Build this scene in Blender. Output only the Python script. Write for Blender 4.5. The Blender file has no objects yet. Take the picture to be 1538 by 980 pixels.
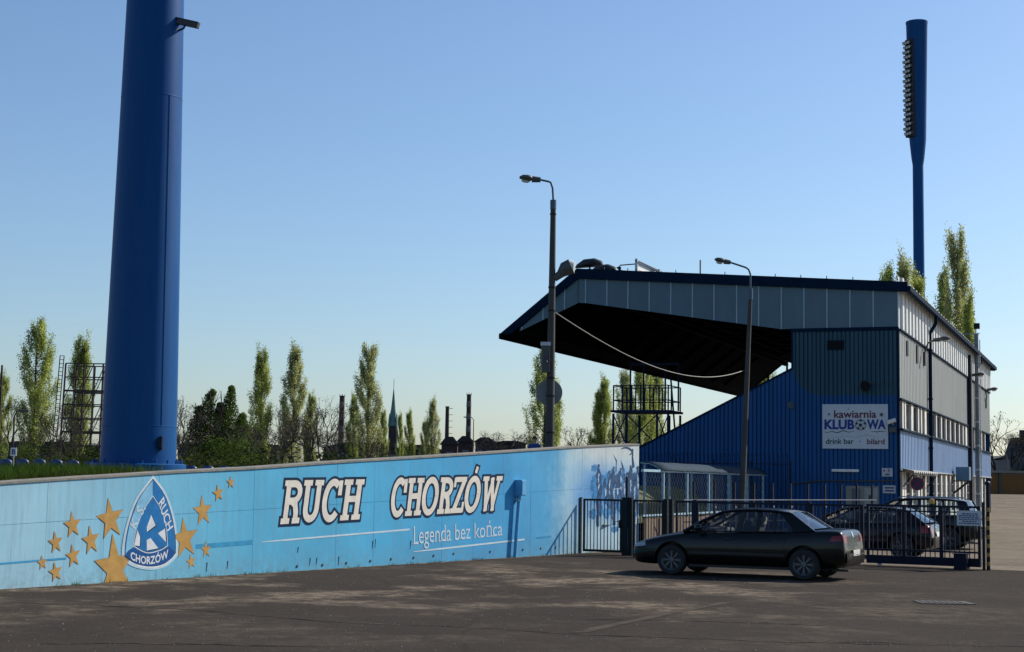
import bpy, bmesh, math, random
from mathutils import Vector, Matrix
import numpy as np

sc = bpy.context.scene
C = sc.collection
R = math.radians
random.seed(7)

# ------------------------------------------------------------------ camera
CAM_H, F_PX, PITCH, ROLL = 1.85, 2400.0, math.atan(231 / 2400.0), 0.0154
cam_d = bpy.data.cameras.new("Camera")
cam = bpy.data.objects.new("Camera", cam_d)
C.objects.link(cam)
cam_d.sensor_width = 36.0
cam_d.lens = 36.0 * F_PX / 1538.0
cam_d.clip_start, cam_d.clip_end = 0.1, 6000
CAM_R = Matrix.Rotation(math.pi / 2 + PITCH, 4, 'X') @ Matrix.Rotation(ROLL, 4, 'Z')
cam.matrix_world = Matrix.Translation((0, 0, CAM_H)) @ CAM_R
sc.camera = cam

# ------------------------------------------------------------------ light
SUN_AZ, SUN_EL = 57.0, 36.0            # degrees to the right of +Y, elevation
w = bpy.data.worlds.new("World"); sc.world = w; w.use_nodes = True
nt = w.node_tree
sky = nt.nodes.new("ShaderNodeTexSky"); sky.sky_type = 'NISHITA'; sky.sun_disc = False
sky.sun_elevation = R(SUN_EL); sky.sun_rotation = R(SUN_AZ)
sky.altitude = 250; sky.air_density = 1.1; sky.dust_density = 1.0; sky.ozone_density = 5.8
nt.links.new(sky.outputs[0], nt.nodes["Background"].inputs[0])
nt.nodes["Background"].inputs[1].default_value = 0.116
sun_d = bpy.data.lights.new("sun", 'SUN'); sun_d.energy = 5.0; sun_d.angle = R(0.5); sun_d.color = (1.0, 0.93, 0.82)
sun = bpy.data.objects.new("sun", sun_d); C.objects.link(sun)
SD = Vector((math.sin(R(SUN_AZ)) * math.cos(R(SUN_EL)), math.cos(R(SUN_AZ)) * math.cos(R(SUN_EL)), math.sin(R(SUN_EL))))
sun.rotation_euler = SD.to_track_quat('Z', 'Y').to_euler(); sun.location = (30, 20, 40)
sc.view_settings.view_transform = 'Standard'; sc.view_settings.look = 'None'
sc.view_settings.exposure = 0.17; sc.view_settings.gamma = 1.0; sc.view_settings.use_curve_mapping = False

# ------------------------------------------------------------------ photograph pixel -> direction, and points on planes
def ray(px, py):
    return (CAM_R @ Vector(((px - 769) / F_PX, (490 - py) / F_PX, -1.0, 0))).to_3d()
CP = Vector((0, 0, CAM_H))
def ground(px, py, z=0.0):
    d = ray(px, py); return CP + d * ((z - CAM_H) / d.z)
def at(px, py, Y):
    d = ray(px, py); return CP + d * (Y / d.y)
class Frame:
    """A vertical plane's frame: local x along it, local y into it (away from the front), z up."""
    def __init__(self, o, ang):
        self.o = Vector((o[0], o[1], 0)); self.a = ang
        self.x = Vector((math.cos(ang), math.sin(ang), 0)); self.y = Vector((-math.sin(ang), math.cos(ang), 0))
    def hit(self, px, py, y=0.0):            # pixel -> (x, z) on the plane local y = y
        d = ray(px, py); n = self.y
        t = ((self.o + n * y - CP).dot(n)) / d.dot(n); p = CP + d * t
        return ((p - self.o).dot(self.x), p.z)
    def side(self, px, py, x=0.0):           # pixel -> (y, z) on the plane local x = x
        d = ray(px, py); n = self.x
        t = ((self.o + n * x - CP).dot(n)) / d.dot(n); p = CP + d * t
        return ((p - self.o).dot(self.y), p.z)
    def w(self, x, y, z=0): return self.o + self.x * x + self.y * y + Vector((0, 0, z))
    def loc(self, p):
        q = Vector(p) - self.o; return (q.dot(self.x), q.dot(self.y), p[2])
w0, w1 = ground(0, 886), ground(960, 826)
WALL = Frame(w0, math.atan2(w1.y - w0.y, w1.x - w0.x))
f0, f1 = ground(869, 831.5), ground(1485, 857)
FENCE = Frame(f0, math.atan2(f1.y - f0.y, f1.x - f0.x))
c0 = at(1351, 720, 57.0)
STAND = Frame(c0, R(-21.0))

def sstep(a, b, t):
    t = max(0.0, min(1.0, (t - a) / (b - a))); return t * t * (3 - 2 * t)
def gz(x, y):                            # the ground rises gently beyond the stand's corner
    return 1.18 * sstep(58, 160, y)

# ------------------------------------------------------------------ mesh helpers
class MB:
    def __init__(self): self.v = []; self.f = []
    def add(self, vs, fs):
        k = len(self.v); self.v += [tuple(p) for p in vs]; self.f += [tuple(i + k for i in f) for f in fs]; return self
    def box(self, x0, x1, y0, y1, z0, z1):
        return self.add([(x0,y0,z0),(x1,y0,z0),(x1,y1,z0),(x0,y1,z0),(x0,y0,z1),(x1,y0,z1),(x1,y1,z1),(x0,y1,z1)],
            [(0,3,2,1),(4,5,6,7),(0,1,5,4),(1,2,6,5),(2,3,7,6),(3,0,4,7)])
    def cbox(self, c, s, rz=0.0, ry=0.0, rx=0.0):
        M = Matrix.Rotation(rz, 3, 'Z') @ Matrix.Rotation(ry, 3, 'Y') @ Matrix.Rotation(rx, 3, 'X')
        vs = [Vector(c) + M @ Vector((sx*s[0]/2, sy*s[1]/2, sz*s[2]/2)) for sz in (-1,1) for sx, sy in ((-1,-1),(1,-1),(1,1),(-1,1))]
        return self.add(vs, [(0,3,2,1),(4,5,6,7),(0,1,5,4),(1,2,6,5),(2,3,7,6),(3,0,4,7)])
    def bar(self, p0, p1, wd, ht=None):        # rectangular bar between two points
        p0, p1 = Vector(p0), Vector(p1); ht = ht or wd; d = (p1 - p0).normalized()
        s = d.cross(Vector((0,0,1))); s = s.normalized() if s.length > 1e-4 else Vector((1,0,0)); u = s.cross(d)
        vs = [p + s*a*wd/2 + u*b*ht/2 for p in (p0, p1) for a, b in ((-1,-1),(1,-1),(1,1),(-1,1))]
        return self.add(vs, [(0,1,2,3),(7,6,5,4),(0,4,5,1),(1,5,6,2),(2,6,7,3),(3,7,4,0)])
    def tube(self, pts, rs, n=8, caps=True):
        pts = [Vector(p) for p in pts]
        if not hasattr(rs, '__len__'): rs = [rs] * len(pts)
        k = len(self.v); prev = None
        for i, p in enumerate(pts):
            d = (pts[min(i+1, len(pts)-1)] - pts[max(i-1, 0)]).normalized()
            if prev is None:
                s = d.cross(Vector((0,0,1))); s = s.normalized() if s.length > 1e-3 else Vector((1,0,0))
            else:
                s = (prev - d * prev.dot(d)).normalized()
            prev = s; u = d.cross(s)
            for j in range(n):
                a = 2*math.pi*j/n; self.v.append(tuple(p + (s*math.cos(a) + u*math.sin(a)) * rs[i]))
        for i in range(len(pts)-1):
            for j in range(n):
                a, b = k+i*n+j, k+i*n+(j+1)%n; self.f.append((a, b, b+n, a+n))
        if caps:
            self.f.append(tuple(k+j for j in reversed(range(n)))); self.f.append(tuple(k+(len(pts)-1)*n+j for j in range(n)))
        return self
    def lathe(self, prof, n=24, c=(0,0,0), caps=True):       # prof: (r, z) from bottom to top
        k = len(self.v)
        for r, z in prof:
            for j in range(n):
                a = 2*math.pi*j/n; self.v.append((c[0]+r*math.cos(a), c[1]+r*math.sin(a), c[2]+z))
        for i in range(len(prof)-1):
            for j in range(n):
                a, b = k+i*n+j, k+i*n+(j+1)%n; self.f.append((a, b, b+n, a+n))
        if caps:
            self.f.append(tuple(k+j for j in reversed(range(n)))); self.f.append(tuple(k+(len(prof)-1)*n+j for j in range(n)))
        return self
    def prism(self, poly, fn0, fn1):              # two copies of a 2D polygon, each through its own map to 3D
        n = len(poly); k = len(self.v)
        self.v += [tuple(fn0(*p)) for p in poly] + [tuple(fn1(*p)) for p in poly]
        self.f.append(tuple(k+i for i in range(n))); self.f.append(tuple(k+n+i for i in reversed(range(n))))
        for i in range(n):
            j = (i+1) % n; self.f.append((k+i, k+n+i, k+n+j, k+j))
        return self
    def grid(self, rows, close=False):
        k = len(self.v); m = len(rows[0])
        for r in rows: self.v += [tuple(p) for p in r]
        for i in range(len(rows)-1):
            for j in range(m if close else m-1):
                a, b = k+i*m+j, k+i*m+(j+1)%m; self.f.append((a, b, b+m, a+m))
        return self
    def mesh(self, name, mat, smooth=False):
        me = bpy.data.meshes.new(name); me.from_pydata(self.v, [], self.f); me.update()
        bm = bmesh.new(); bm.from_mesh(me); bmesh.ops.recalc_face_normals(bm, faces=bm.faces); bm.to_mesh(me); bm.free()
        if mat: me.materials.append(mat)
        if smooth:
            me.polygons.foreach_set('use_smooth', [True]*len(me.polygons))
            me.set_sharp_from_angle(angle=R(38)) if hasattr(me, 'set_sharp_from_angle') else None
        return me
    def build(self, name, mat, parent=None, smooth=False, bevel=0.0):
        o = obj(name, self.mesh(name, mat, smooth), parent)
        if bevel:
            b = o.modifiers.new('b', 'BEVEL'); b.width = bevel; b.segments = 2; b.limit_method = 'ANGLE'; b.angle_limit = R(40)
        return o
def obj(name, me, parent=None):
    o = bpy.data.objects.new(name, me); C.objects.link(o); o.parent = parent; return o
def thing(name, label, cat, loc=(0,0,0), rz=0.0, group=None):
    o = bpy.data.objects.new(name, None); C.objects.link(o); o.location = loc; o.rotation_euler = (0, 0, rz)
    o.empty_display_size = 0.2
    return tag(o, label, cat, group)
def tag(o, label, cat, group=None, kind=None):
    if label: o['label'] = label
    if cat: o['category'] = cat
    if group: o['group'] = group
    if kind: o['kind'] = kind
    return o
def struct(o): o['kind'] = 'structure'; return o
def dup(root, loc=None, rz=None, label=None, group=None, scale=None):
    r = root.copy(); C.objects.link(r)
    if loc is not None: r.location = loc
    if rz is not None: r.rotation_euler = (0, 0, rz)
    if scale is not None: r.scale = scale if hasattr(scale, '__len__') else (scale,)*3
    if label: r['label'] = label
    if group: r['group'] = group
    for ch in list(root.children):
        c = ch.copy(); C.objects.link(c); c.parent = r
        for g in list(ch.children):
            d = g.copy(); C.objects.link(d); d.parent = c
    return r

# ------------------------------------------------------------------ materials
MATS = {}
def pm(name, col, rough=0.6, var=0.12, scale=3.0, bump=0.0, bscale=40.0, metal=0.0, coat=0.0, spec=0.5, dirt=None, dirt_amt=0.0, dscale=1.2, stretch=(1,1,1), emit=0.0):
    """Principled with noise-varied colour, optional stains (dirt colour) and fine relief."""
    if name in MATS: return MATS[name]
    m = bpy.data.materials.new(name); m.use_nodes = True; MATS[name] = m
    t = m.node_tree; b = t.nodes['Principled BSDF']; N, L = t.nodes.new, t.links.new
    b.inputs['Roughness'].default_value = rough; b.inputs['Metallic'].default_value = metal
    b.inputs['Coat Weight'].default_value = coat; b.inputs['Specular IOR Level'].default_value = spec
    tc = N('ShaderNodeTexCoord'); mp = N('ShaderNodeMapping'); mp.inputs['Scale'].default_value = stretch
    L(tc.outputs['Object'], mp.inputs[0])
    no = N('ShaderNodeTexNoise'); no.inputs['Scale'].default_value = scale; no.inputs['Detail'].default_value = 6; no.inputs['Roughness'].default_value = 0.65
    L(mp.outputs[0], no.inputs['Vector'])
    rp = N('ShaderNodeMapRange'); rp.inputs[1].default_value = 0.3; rp.inputs[2].default_value = 0.7; rp.inputs[3].default_value = 1 - var; rp.inputs[4].default_value = 1 + var
    L(no.outputs[0], rp.inputs[0])
    mx = N('ShaderNodeMix'); mx.data_type = 'RGBA'; mx.blend_type = 'MULTIPLY'; mx.inputs[0].default_value = 1.0
    mx.inputs[6].default_value = (*col, 1); L(rp.outputs[0], mx.inputs[7])
    out = mx.outputs[2]
    if dirt:
        n2 = N('ShaderNodeTexNoise'); n2.inputs['Scale'].default_value = dscale; n2.inputs['Detail'].default_value = 8; n2.inputs['Roughness'].default_value = 0.7
        L(mp.outputs[0], n2.inputs['Vector'])
        r2 = N('ShaderNodeMapRange'); r2.inputs[1].default_value = 0.46; r2.inputs[2].default_value = 0.68; r2.inputs[4].default_value = dirt_amt
        L(n2.outputs[0], r2.inputs[0])
        m2 = N('ShaderNodeMix'); m2.data_type = 'RGBA'; L(r2.outputs[0], m2.inputs[0]); L(out, m2.inputs[6]); m2.inputs[7].default_value = (*dirt, 1)
        out = m2.outputs[2]
    L(out, b.inputs['Base Color'])
    rr = N('ShaderNodeMapRange'); rr.inputs[3].default_value = max(0.0, rough - 0.08); rr.inputs[4].default_value = min(1.0, rough + 0.08)
    L(no.outputs[0], rr.inputs[0]); L(rr.outputs[0], b.inputs['Roughness'])
    if bump:
        n3 = N('ShaderNodeTexNoise'); n3.inputs['Scale'].default_value = bscale; n3.inputs['Detail'].default_value = 4; L(tc.outputs['Object'], n3.inputs['Vector'])
        bp = N('ShaderNodeBump'); bp.inputs['Strength'].default_value = bump; bp.inputs['Distance'].default_value = 0.02
        L(n3.outputs[0], bp.inputs['Height']); L(bp.outputs[0], b.inputs['Normal'])
    return m
def glass(name, tint=(0.5, 0.6, 0.6), mixf=0.25, rough=0.03):
    """Thin window pane: mostly see-through with a mirror share."""
    if name in MATS: return MATS[name]
    m = bpy.data.materials.new(name); m.use_nodes = True; MATS[name] = m
    t = m.node_tree; t.nodes.remove(t.nodes['Principled BSDF']); N, L = t.nodes.new, t.links.new
    tr = N('ShaderNodeBsdfTransparent'); tr.inputs[0].default_value = (*tint, 1)
    gl = N('ShaderNodeBsdfGlossy'); gl.inputs['Roughness'].default_value = rough; gl.inputs[0].default_value = (0.9, 0.95, 1, 1)
    fr = N('ShaderNodeFresnel'); fr.inputs[0].default_value = 1.5
    ad = N('ShaderNodeMath'); ad.operation = 'ADD'; ad.inputs[1].default_value = mixf; ad.use_clamp = True; L(fr.outputs[0], ad.inputs[0])
    ms = N('ShaderNodeMixShader'); L(ad.outputs[0], ms.inputs[0]); L(tr.outputs[0], ms.inputs[1]); L(gl.outputs[0], ms.inputs[2])
    L(ms.outputs[0], t.nodes['Material Output'].inputs[0]); return m
def leafmat(name, col, trans=0.5, var=0.45):
    if name in MATS: return MATS[name]
    m = bpy.data.materials.new(name); m.use_nodes = True; MATS[name] = m
    t = m.node_tree; t.nodes.remove(t.nodes['Principled BSDF']); N, L = t.nodes.new, t.links.new
    tc = N('ShaderNodeTexCoord'); no = N('ShaderNodeTexNoise'); no.inputs['Scale'].default_value = 0.9; no.inputs['Detail'].default_value = 5
    L(tc.outputs['Object'], no.inputs['Vector'])
    hs = N('ShaderNodeMapRange'); hs.inputs[1].default_value = 0.3; hs.inputs[2].default_value = 0.7; hs.inputs[3].default_value = 1 - var; hs.inputs[4].default_value = 1 + var
    L(no.outputs[0], hs.inputs[0])
    mx = N('ShaderNodeMix'); mx.data_type = 'RGBA'; mx.blend_type = 'MULTIPLY'; mx.inputs[0].default_value = 1; mx.inputs[6].default_value = (*col, 1); L(hs.outputs[0], mx.inputs[7])
    d = N('ShaderNodeBsdfDiffuse'); L(mx.outputs[2], d.inputs[0])
    tl = N('ShaderNodeBsdfTranslucent'); L(mx.outputs[2], tl.inputs[0])
    ms = N('ShaderNodeMixShader'); ms.inputs[0].default_value = trans; L(d.outputs[0], ms.inputs[1]); L(tl.outputs[0], ms.inputs[2])
    L(ms.outputs[0], t.nodes['Material Output'].inputs[0]); return m

navy = pm('navy_steel', (0.003, 0.006, 0.022), 0.5, 0.2, 6, spec=0.25)
blacksteel = pm('black_steel', (0.005, 0.006, 0.008), 0.5, 0.2, 8, spec=0.25)
mastblue = pm('mast_blue_paint', (0.0005, 0.062, 0.22), 0.46, 0.12, 1.2, spec=0.15, dirt=(0.02, 0.085, 0.2), dirt_amt=0.5, stretch=(1, 1, 0.12))
lampgrey = pm('lamp_grey', (0.06, 0.068, 0.07), 0.5)
concrete = pm('concrete', (0.34, 0.32, 0.28), 0.85, 0.2, 5, bump=0.3, dirt=(0.12, 0.11, 0.09), dirt_amt=0.5)
galv = pm('galvanised', (0.42, 0.44, 0.46), 0.42, 0.15, 6, metal=0.6)
whitepaint = pm('white_paint', (0.74, 0.74, 0.70), 0.5, 0.08, 4, dirt=(0.4, 0.37, 0.3), dirt_amt=0.4)
rubber = pm('rubber', (0.012, 0.012, 0.013), 0.75, 0.15, 10)
lens_glass = pm('lamp_lens', (0.55, 0.57, 0.55), 0.25, 0.1, 5)
cable_m = pm('cable', (0.05, 0.05, 0.05), 0.5)
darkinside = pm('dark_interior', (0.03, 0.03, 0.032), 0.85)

def textmesh(body, bold=0.0):
    """Lettering as flat triangles; returns verts (x, y) in cap heights and faces."""
    cu = bpy.data.curves.new('t', 'FONT'); cu.body = body; cu.size = 1.0; cu.offset = bold; cu.resolution_u = 3
    o = bpy.data.objects.new('t', cu); C.objects.link(o)
    dg = bpy.context.evaluated_depsgraph_get(); dg.update()
    me = bpy.data.meshes.new_from_object(o.evaluated_get(dg))
    vs = [(v.co.x, v.co.y) for v in me.vertices]; fs = [tuple(p.vertices) for p in me.polygons]
    bpy.data.objects.remove(o); bpy.data.meshes.remove(me); bpy.data.curves.remove(cu)
    return vs, fs
_cap = max(v[1] for v in textmesh('H')[0])
def text_on(mb, body, BL, BR, TL, TR, fn, bold=0.0, sag=0.0, off=0.0):
    """Lay lettering in a quad (baseline BL-BR, cap line TL-TR) through fn(a, b, off) -> 3D."""
    vs, fs = textmesh(body, bold); xs = [v[0] for v in vs]; x0, x1 = min(xs), max(xs)
    out = []
    for x, y in vs:
        u, v = (x - x0) / (x1 - x0), y / _cap
        a = (BL[0]*(1-u) + BR[0]*u)*(1-v) + (TL[0]*(1-u) + TR[0]*u)*v
        b = (BL[1]*(1-u) + BR[1]*u)*(1-v) + (TL[1]*(1-u) + TR[1]*u)*v + sag*4*u*(1-u)
        out.append(fn(a, b, off))
    mb.add(out, fs)
def curve_pts(pts, n=6, closed=True):        # Catmull-Rom through 2D points
    out = []; m = len(pts)
    for i in range(m if closed else m-1):
        p0, p1, p2, p3 = [Vector(pts[k % m] if closed else pts[max(0, min(m-1, k))]) for k in (i-1, i, i+1, i+2)]
        for j in range(n):
            t = j/n; q = 0.5*((2*p1) + (p2-p0)*t + (2*p0-5*p1+4*p2-p3)*t*t + (3*p1-p0-3*p2+p3)*t**3); out.append((q.x, q.y))
    if not closed: out.append(tuple(pts[-1]))
    return out
# ================================================================== SETTING
def ground_mat(name, base, light, dark, paving=False):
    m = bpy.data.materials.new(name); m.use_nodes = True
    t = m.node_tree; b = t.nodes['Principled BSDF']; N, L = t.nodes.new, t.links.new
    tc = N('ShaderNodeTexCoord'); O = tc.outputs['Object']
    def noise(s, d=6, r=0.6, off=0.0):
        n = N('ShaderNodeTexNoise'); n.inputs['Scale'].default_value = s; n.inputs['Detail'].default_value = d; n.inputs['Roughness'].default_value = r
        mp = N('ShaderNodeMapping'); mp.inputs['Location'].default_value = (off, off, 0); L(O, mp.inputs[0]); L(mp.outputs[0], n.inputs['Vector']); return n.outputs[0]
    def rng(x, a, c, lo=0.0, hi=1.0):
        r = N('ShaderNodeMapRange'); r.inputs[1].default_value = a; r.inputs[2].default_value = c; r.inputs[3].default_value = lo; r.inputs[4].default_value = hi; L(x, r.inputs[0]); return r.outputs[0]
    def mix(f, a, c, mode='MIX'):
        x = N('ShaderNodeMix'); x.data_type = 'RGBA'; x.blend_type = mode
        if hasattr(f, 'links'): L(f, x.inputs[0])
        else: x.inputs[0].default_value = f
        for k, q in ((6, a), (7, c)):
            if hasattr(q, 'links'): L(q, x.inputs[k])
            else: x.inputs[k].default_value = (*q, 1)
        return x.outputs[2]
    def mul(a, c):
        x = N('ShaderNodeMath'); x.operation = 'MULTIPLY'; L(a, x.inputs[0])
        if hasattr(c, 'links'): L(c, x.inputs[1])
        else: x.inputs[1].default_value = c
        return x.outputs[0]
    col = mix(rng(noise(0.35, 8, 0.65), 0.25, 0.75), base, dark)
    # dusty, worn patches: several sizes, thickest near the foot of the wall and in front of the gate
    sp = N('ShaderNodeSeparateXYZ'); L(O, sp.inputs[0])
    yb = rng(sp.outputs[1], 17, 27)
    dust = mul(mul(rng(noise(0.34, 9, 0.68, 13.0), 0.49, 0.60), rng(noise(2.4, 9, 0.8, 4.0), 0.42, 0.56)), mul(mul(yb, rng(sp.outputs[1], 38, 33)), rng(sp.outputs[0], 9, 2)))
    col = mix(mul(dust, 1.0), col, light)
    dust2 = mul(rng(noise(0.9, 10, 0.75, 41.0), 0.53, 0.66), rng(noise(6.0, 8, 0.8, 9.0), 0.45, 0.56))
    col = mix(mul(dust2, 0.22), col, light)
    ag = noise(38, 4, 0.85); g2 = noise(9, 5, 0.8, 7.0)
    col = mix(1.0, col, mix(rng(g2, 0.3, 0.7), (0.82, 0.82, 0.83), (1.2, 1.2, 1.18)), 'MULTIPLY')
    sp2 = mix(1.0, col, mix(rng(ag, 0.3, 0.72), (0.55, 0.55, 0.56), (1.5, 1.48, 1.44)), 'MULTIPLY')
    wn = N('ShaderNodeTexVoronoi'); wn.inputs['Scale'].default_value = 55.0; L(O, wn.inputs['Vector'])
    spk = rng(wn.outputs['Distance'], 0.0, 0.22, 1.0, 0.0)
    sel = rng(noise(31, 2, 0.5, 3.0), 0.58, 0.64)
    col = mix(mul(mul(spk, sel), 0.5), sp2, (0.33, 0.31, 0.28))
    hgt = ag
    if paving:
        br = N('ShaderNodeTexBrick'); br.inputs['Scale'].default_value = 1.0; br.inputs['Brick Width'].default_value = 0.24; br.inputs['Row Height'].default_value = 0.12
        br.inputs['Mortar Size'].default_value = 0.008; br.inputs['Color1'].default_value = (*base, 1); br.inputs['Color2'].default_value = (*light, 1); br.inputs['Mortar'].default_value = (*dark, 1)
        mp = N('ShaderNodeMapping'); mp.inputs['Rotation'].default_value = (0, 0, R(-21)); L(O, mp.inputs[0]); L(mp.outputs[0], br.inputs['Vector'])
        col = mix(1.0, br.outputs[0], mix(rng(noise(0.5, 8, 0.7), 0.3, 0.7), (0.68, 0.68, 0.68), (1.3, 1.28, 1.22)), 'MULTIPLY')
    else:                                         # thin cracks
        vo = N('ShaderNodeTexVoronoi'); vo.feature = 'DISTANCE_TO_EDGE'; vo.inputs['Scale'].default_value = 0.16
        wp = N('ShaderNodeMix'); wp.data_type = 'VECTOR'; wp.inputs[0].default_value = 0.22
        nn = N('ShaderNodeTexNoise'); nn.inputs['Scale'].default_value = 1.1; nn.inputs['Detail'].default_value = 6; L(O, nn.inputs['Vector'])
        L(O, wp.inputs[4]); L(nn.outputs[1], wp.inputs[5]); L(wp.outputs[1], vo.inputs['Vector'])
        cr = rng(vo.outputs['Distance'], 0.0, 0.006, 1.0, 0.0)
        col = mix(mul(cr, 0.25), col, (0.02, 0.018, 0.016))
    L(col, b.inputs['Base Color']); b.inputs['Roughness'].default_value = 1.0; b.inputs['Specular IOR Level'].default_value = 0.04
    bp = N('ShaderNodeBump'); bp.inputs['Strength'].default_value = 0.6; bp.inputs['Distance'].default_value = 0.012; L(hgt, bp.inputs['Height']); L(bp.outputs[0], b.inputs['Normal'])
    return m
asphalt = ground_mat('worn_asphalt', (0.056, 0.046, 0.038), (0.23, 0.186, 0.14), (0.041, 0.0345, 0.0295))
paving_m = ground_mat('paving_blocks', (0.19, 0.16, 0.125), (0.23, 0.195, 0.155), (0.085, 0.072, 0.058), True)
def sheet(name, xs, ys, mat, dz=0.0, inside=None):
    mb = MB(); mb.grid([[(x, y, gz(x, y) + dz) for x in xs] for y in ys]); return struct(mb.build(name, mat, smooth=True))
sheet('ground', [-2500, -800, -300, -100, -40, 0, 40, 100, 300, 800, 2500], [-60, 0, 20, 40, 55] + [58 + 2*k for k in range(52)] + [165, 300, 800, 2500, 4500], asphalt)
# block-paved yard behind the gate, following the rise; its front edge runs along the fence line
mb = MB()
def pave(ys_, xs_): mb.grid([[(q.x, q.y, gz(q.x, q.y) + 0.006) for q in (FENCE.w(x, y) for x in xs_)] for y in ys_])
pave([0.25 + k*0.98 for k in range(13)], [2.5 + 1.8*j for j in range(38)])
pave([0.25 + 12*0.98 + k*1.9 for k in range(64)], [-70 + 2.5*j for j in range(56)])
struct(mb.build('yard_paving', paving_m, smooth=True))
# long bitumen seams between the asphalt lanes
seam_m = pm('bitumen_seam', (0.018, 0.015, 0.013), .9, .5, 4, spec=.05, dirt=(0.16, 0.13, 0.10), dirt_amt=1.0, dscale=1.4)
for pts in ([(-40, 903), (120, 909), (300, 917), (480, 934), (700, 943), (880, 954), (1100, 962), (1300, 968), (1560, 972)], [(60, 968), (200, 967), (330, 969), (480, 972)], [(880, 931), (1000, 932), (1240, 940)], [(1180, 968), (1240, 964), (1330, 966), (1420, 968)]):
    a_, b2_ = [], []; q0 = random.Random(len(pts))
    g_ = [ground(*p) for p in pts]; fine = [g_[k].lerp(g_[k+1], t/8) for k in range(len(g_)-1) for t in range(8)] + [g_[-1]]
    for p in fine: w2 = .012 + .02*q0.random(); jx = q0.gauss(0, .03); a_.append((p.x, p.y + jx - w2, .0045)); b2_.append((p.x, p.y + jx + w2, .0045))
    struct(MB().grid([a_, b2_]).build('asphalt_seam', seam_m))
# repaired trench line across the asphalt
trench = pm('trench_patch', (0.085, 0.068, 0.053), 1.0, 0.3, 5, bump=0.3, spec=.05, dirt=(0.042, 0.033, 0.026), dirt_amt=1.0, dscale=2.5)
mb = MB(); L_, R_ = [], []
for px, py in ((862, 951), (905, 941), (950, 931), (1000, 921), (1050, 911), (1082, 905)):
    p = ground(px, py); q = ground(px + 22, py); j = random.uniform(-.06, .06)
    L_.append((p.x + j, p.y, 0.005)); R_.append((q.x + j*0.5, q.y, 0.005))
struct(mb.grid([L_, R_]).build('asphalt_patch', trench))
gp = ground(1418, 906); mb = MB(); mb.box(-.42, .42, -.3, .3, 0.004, 0.012)
dc = thing('drain_cover', 'small rectangular iron drain cover set in the open asphalt', 'drain cover', (gp.x, gp.y, 0.0))
mb.build('frame', pm('iron', (0.055, 0.047, 0.04), 0.8), dc)
for k in range(7):
    MB().box(-.34 + k*.1, -.29 + k*.1, -.22, .22, 0.012, 0.02).build('bar', pm('iron_light', (0.085, 0.075, 0.065), 0.8), dc)

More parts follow.
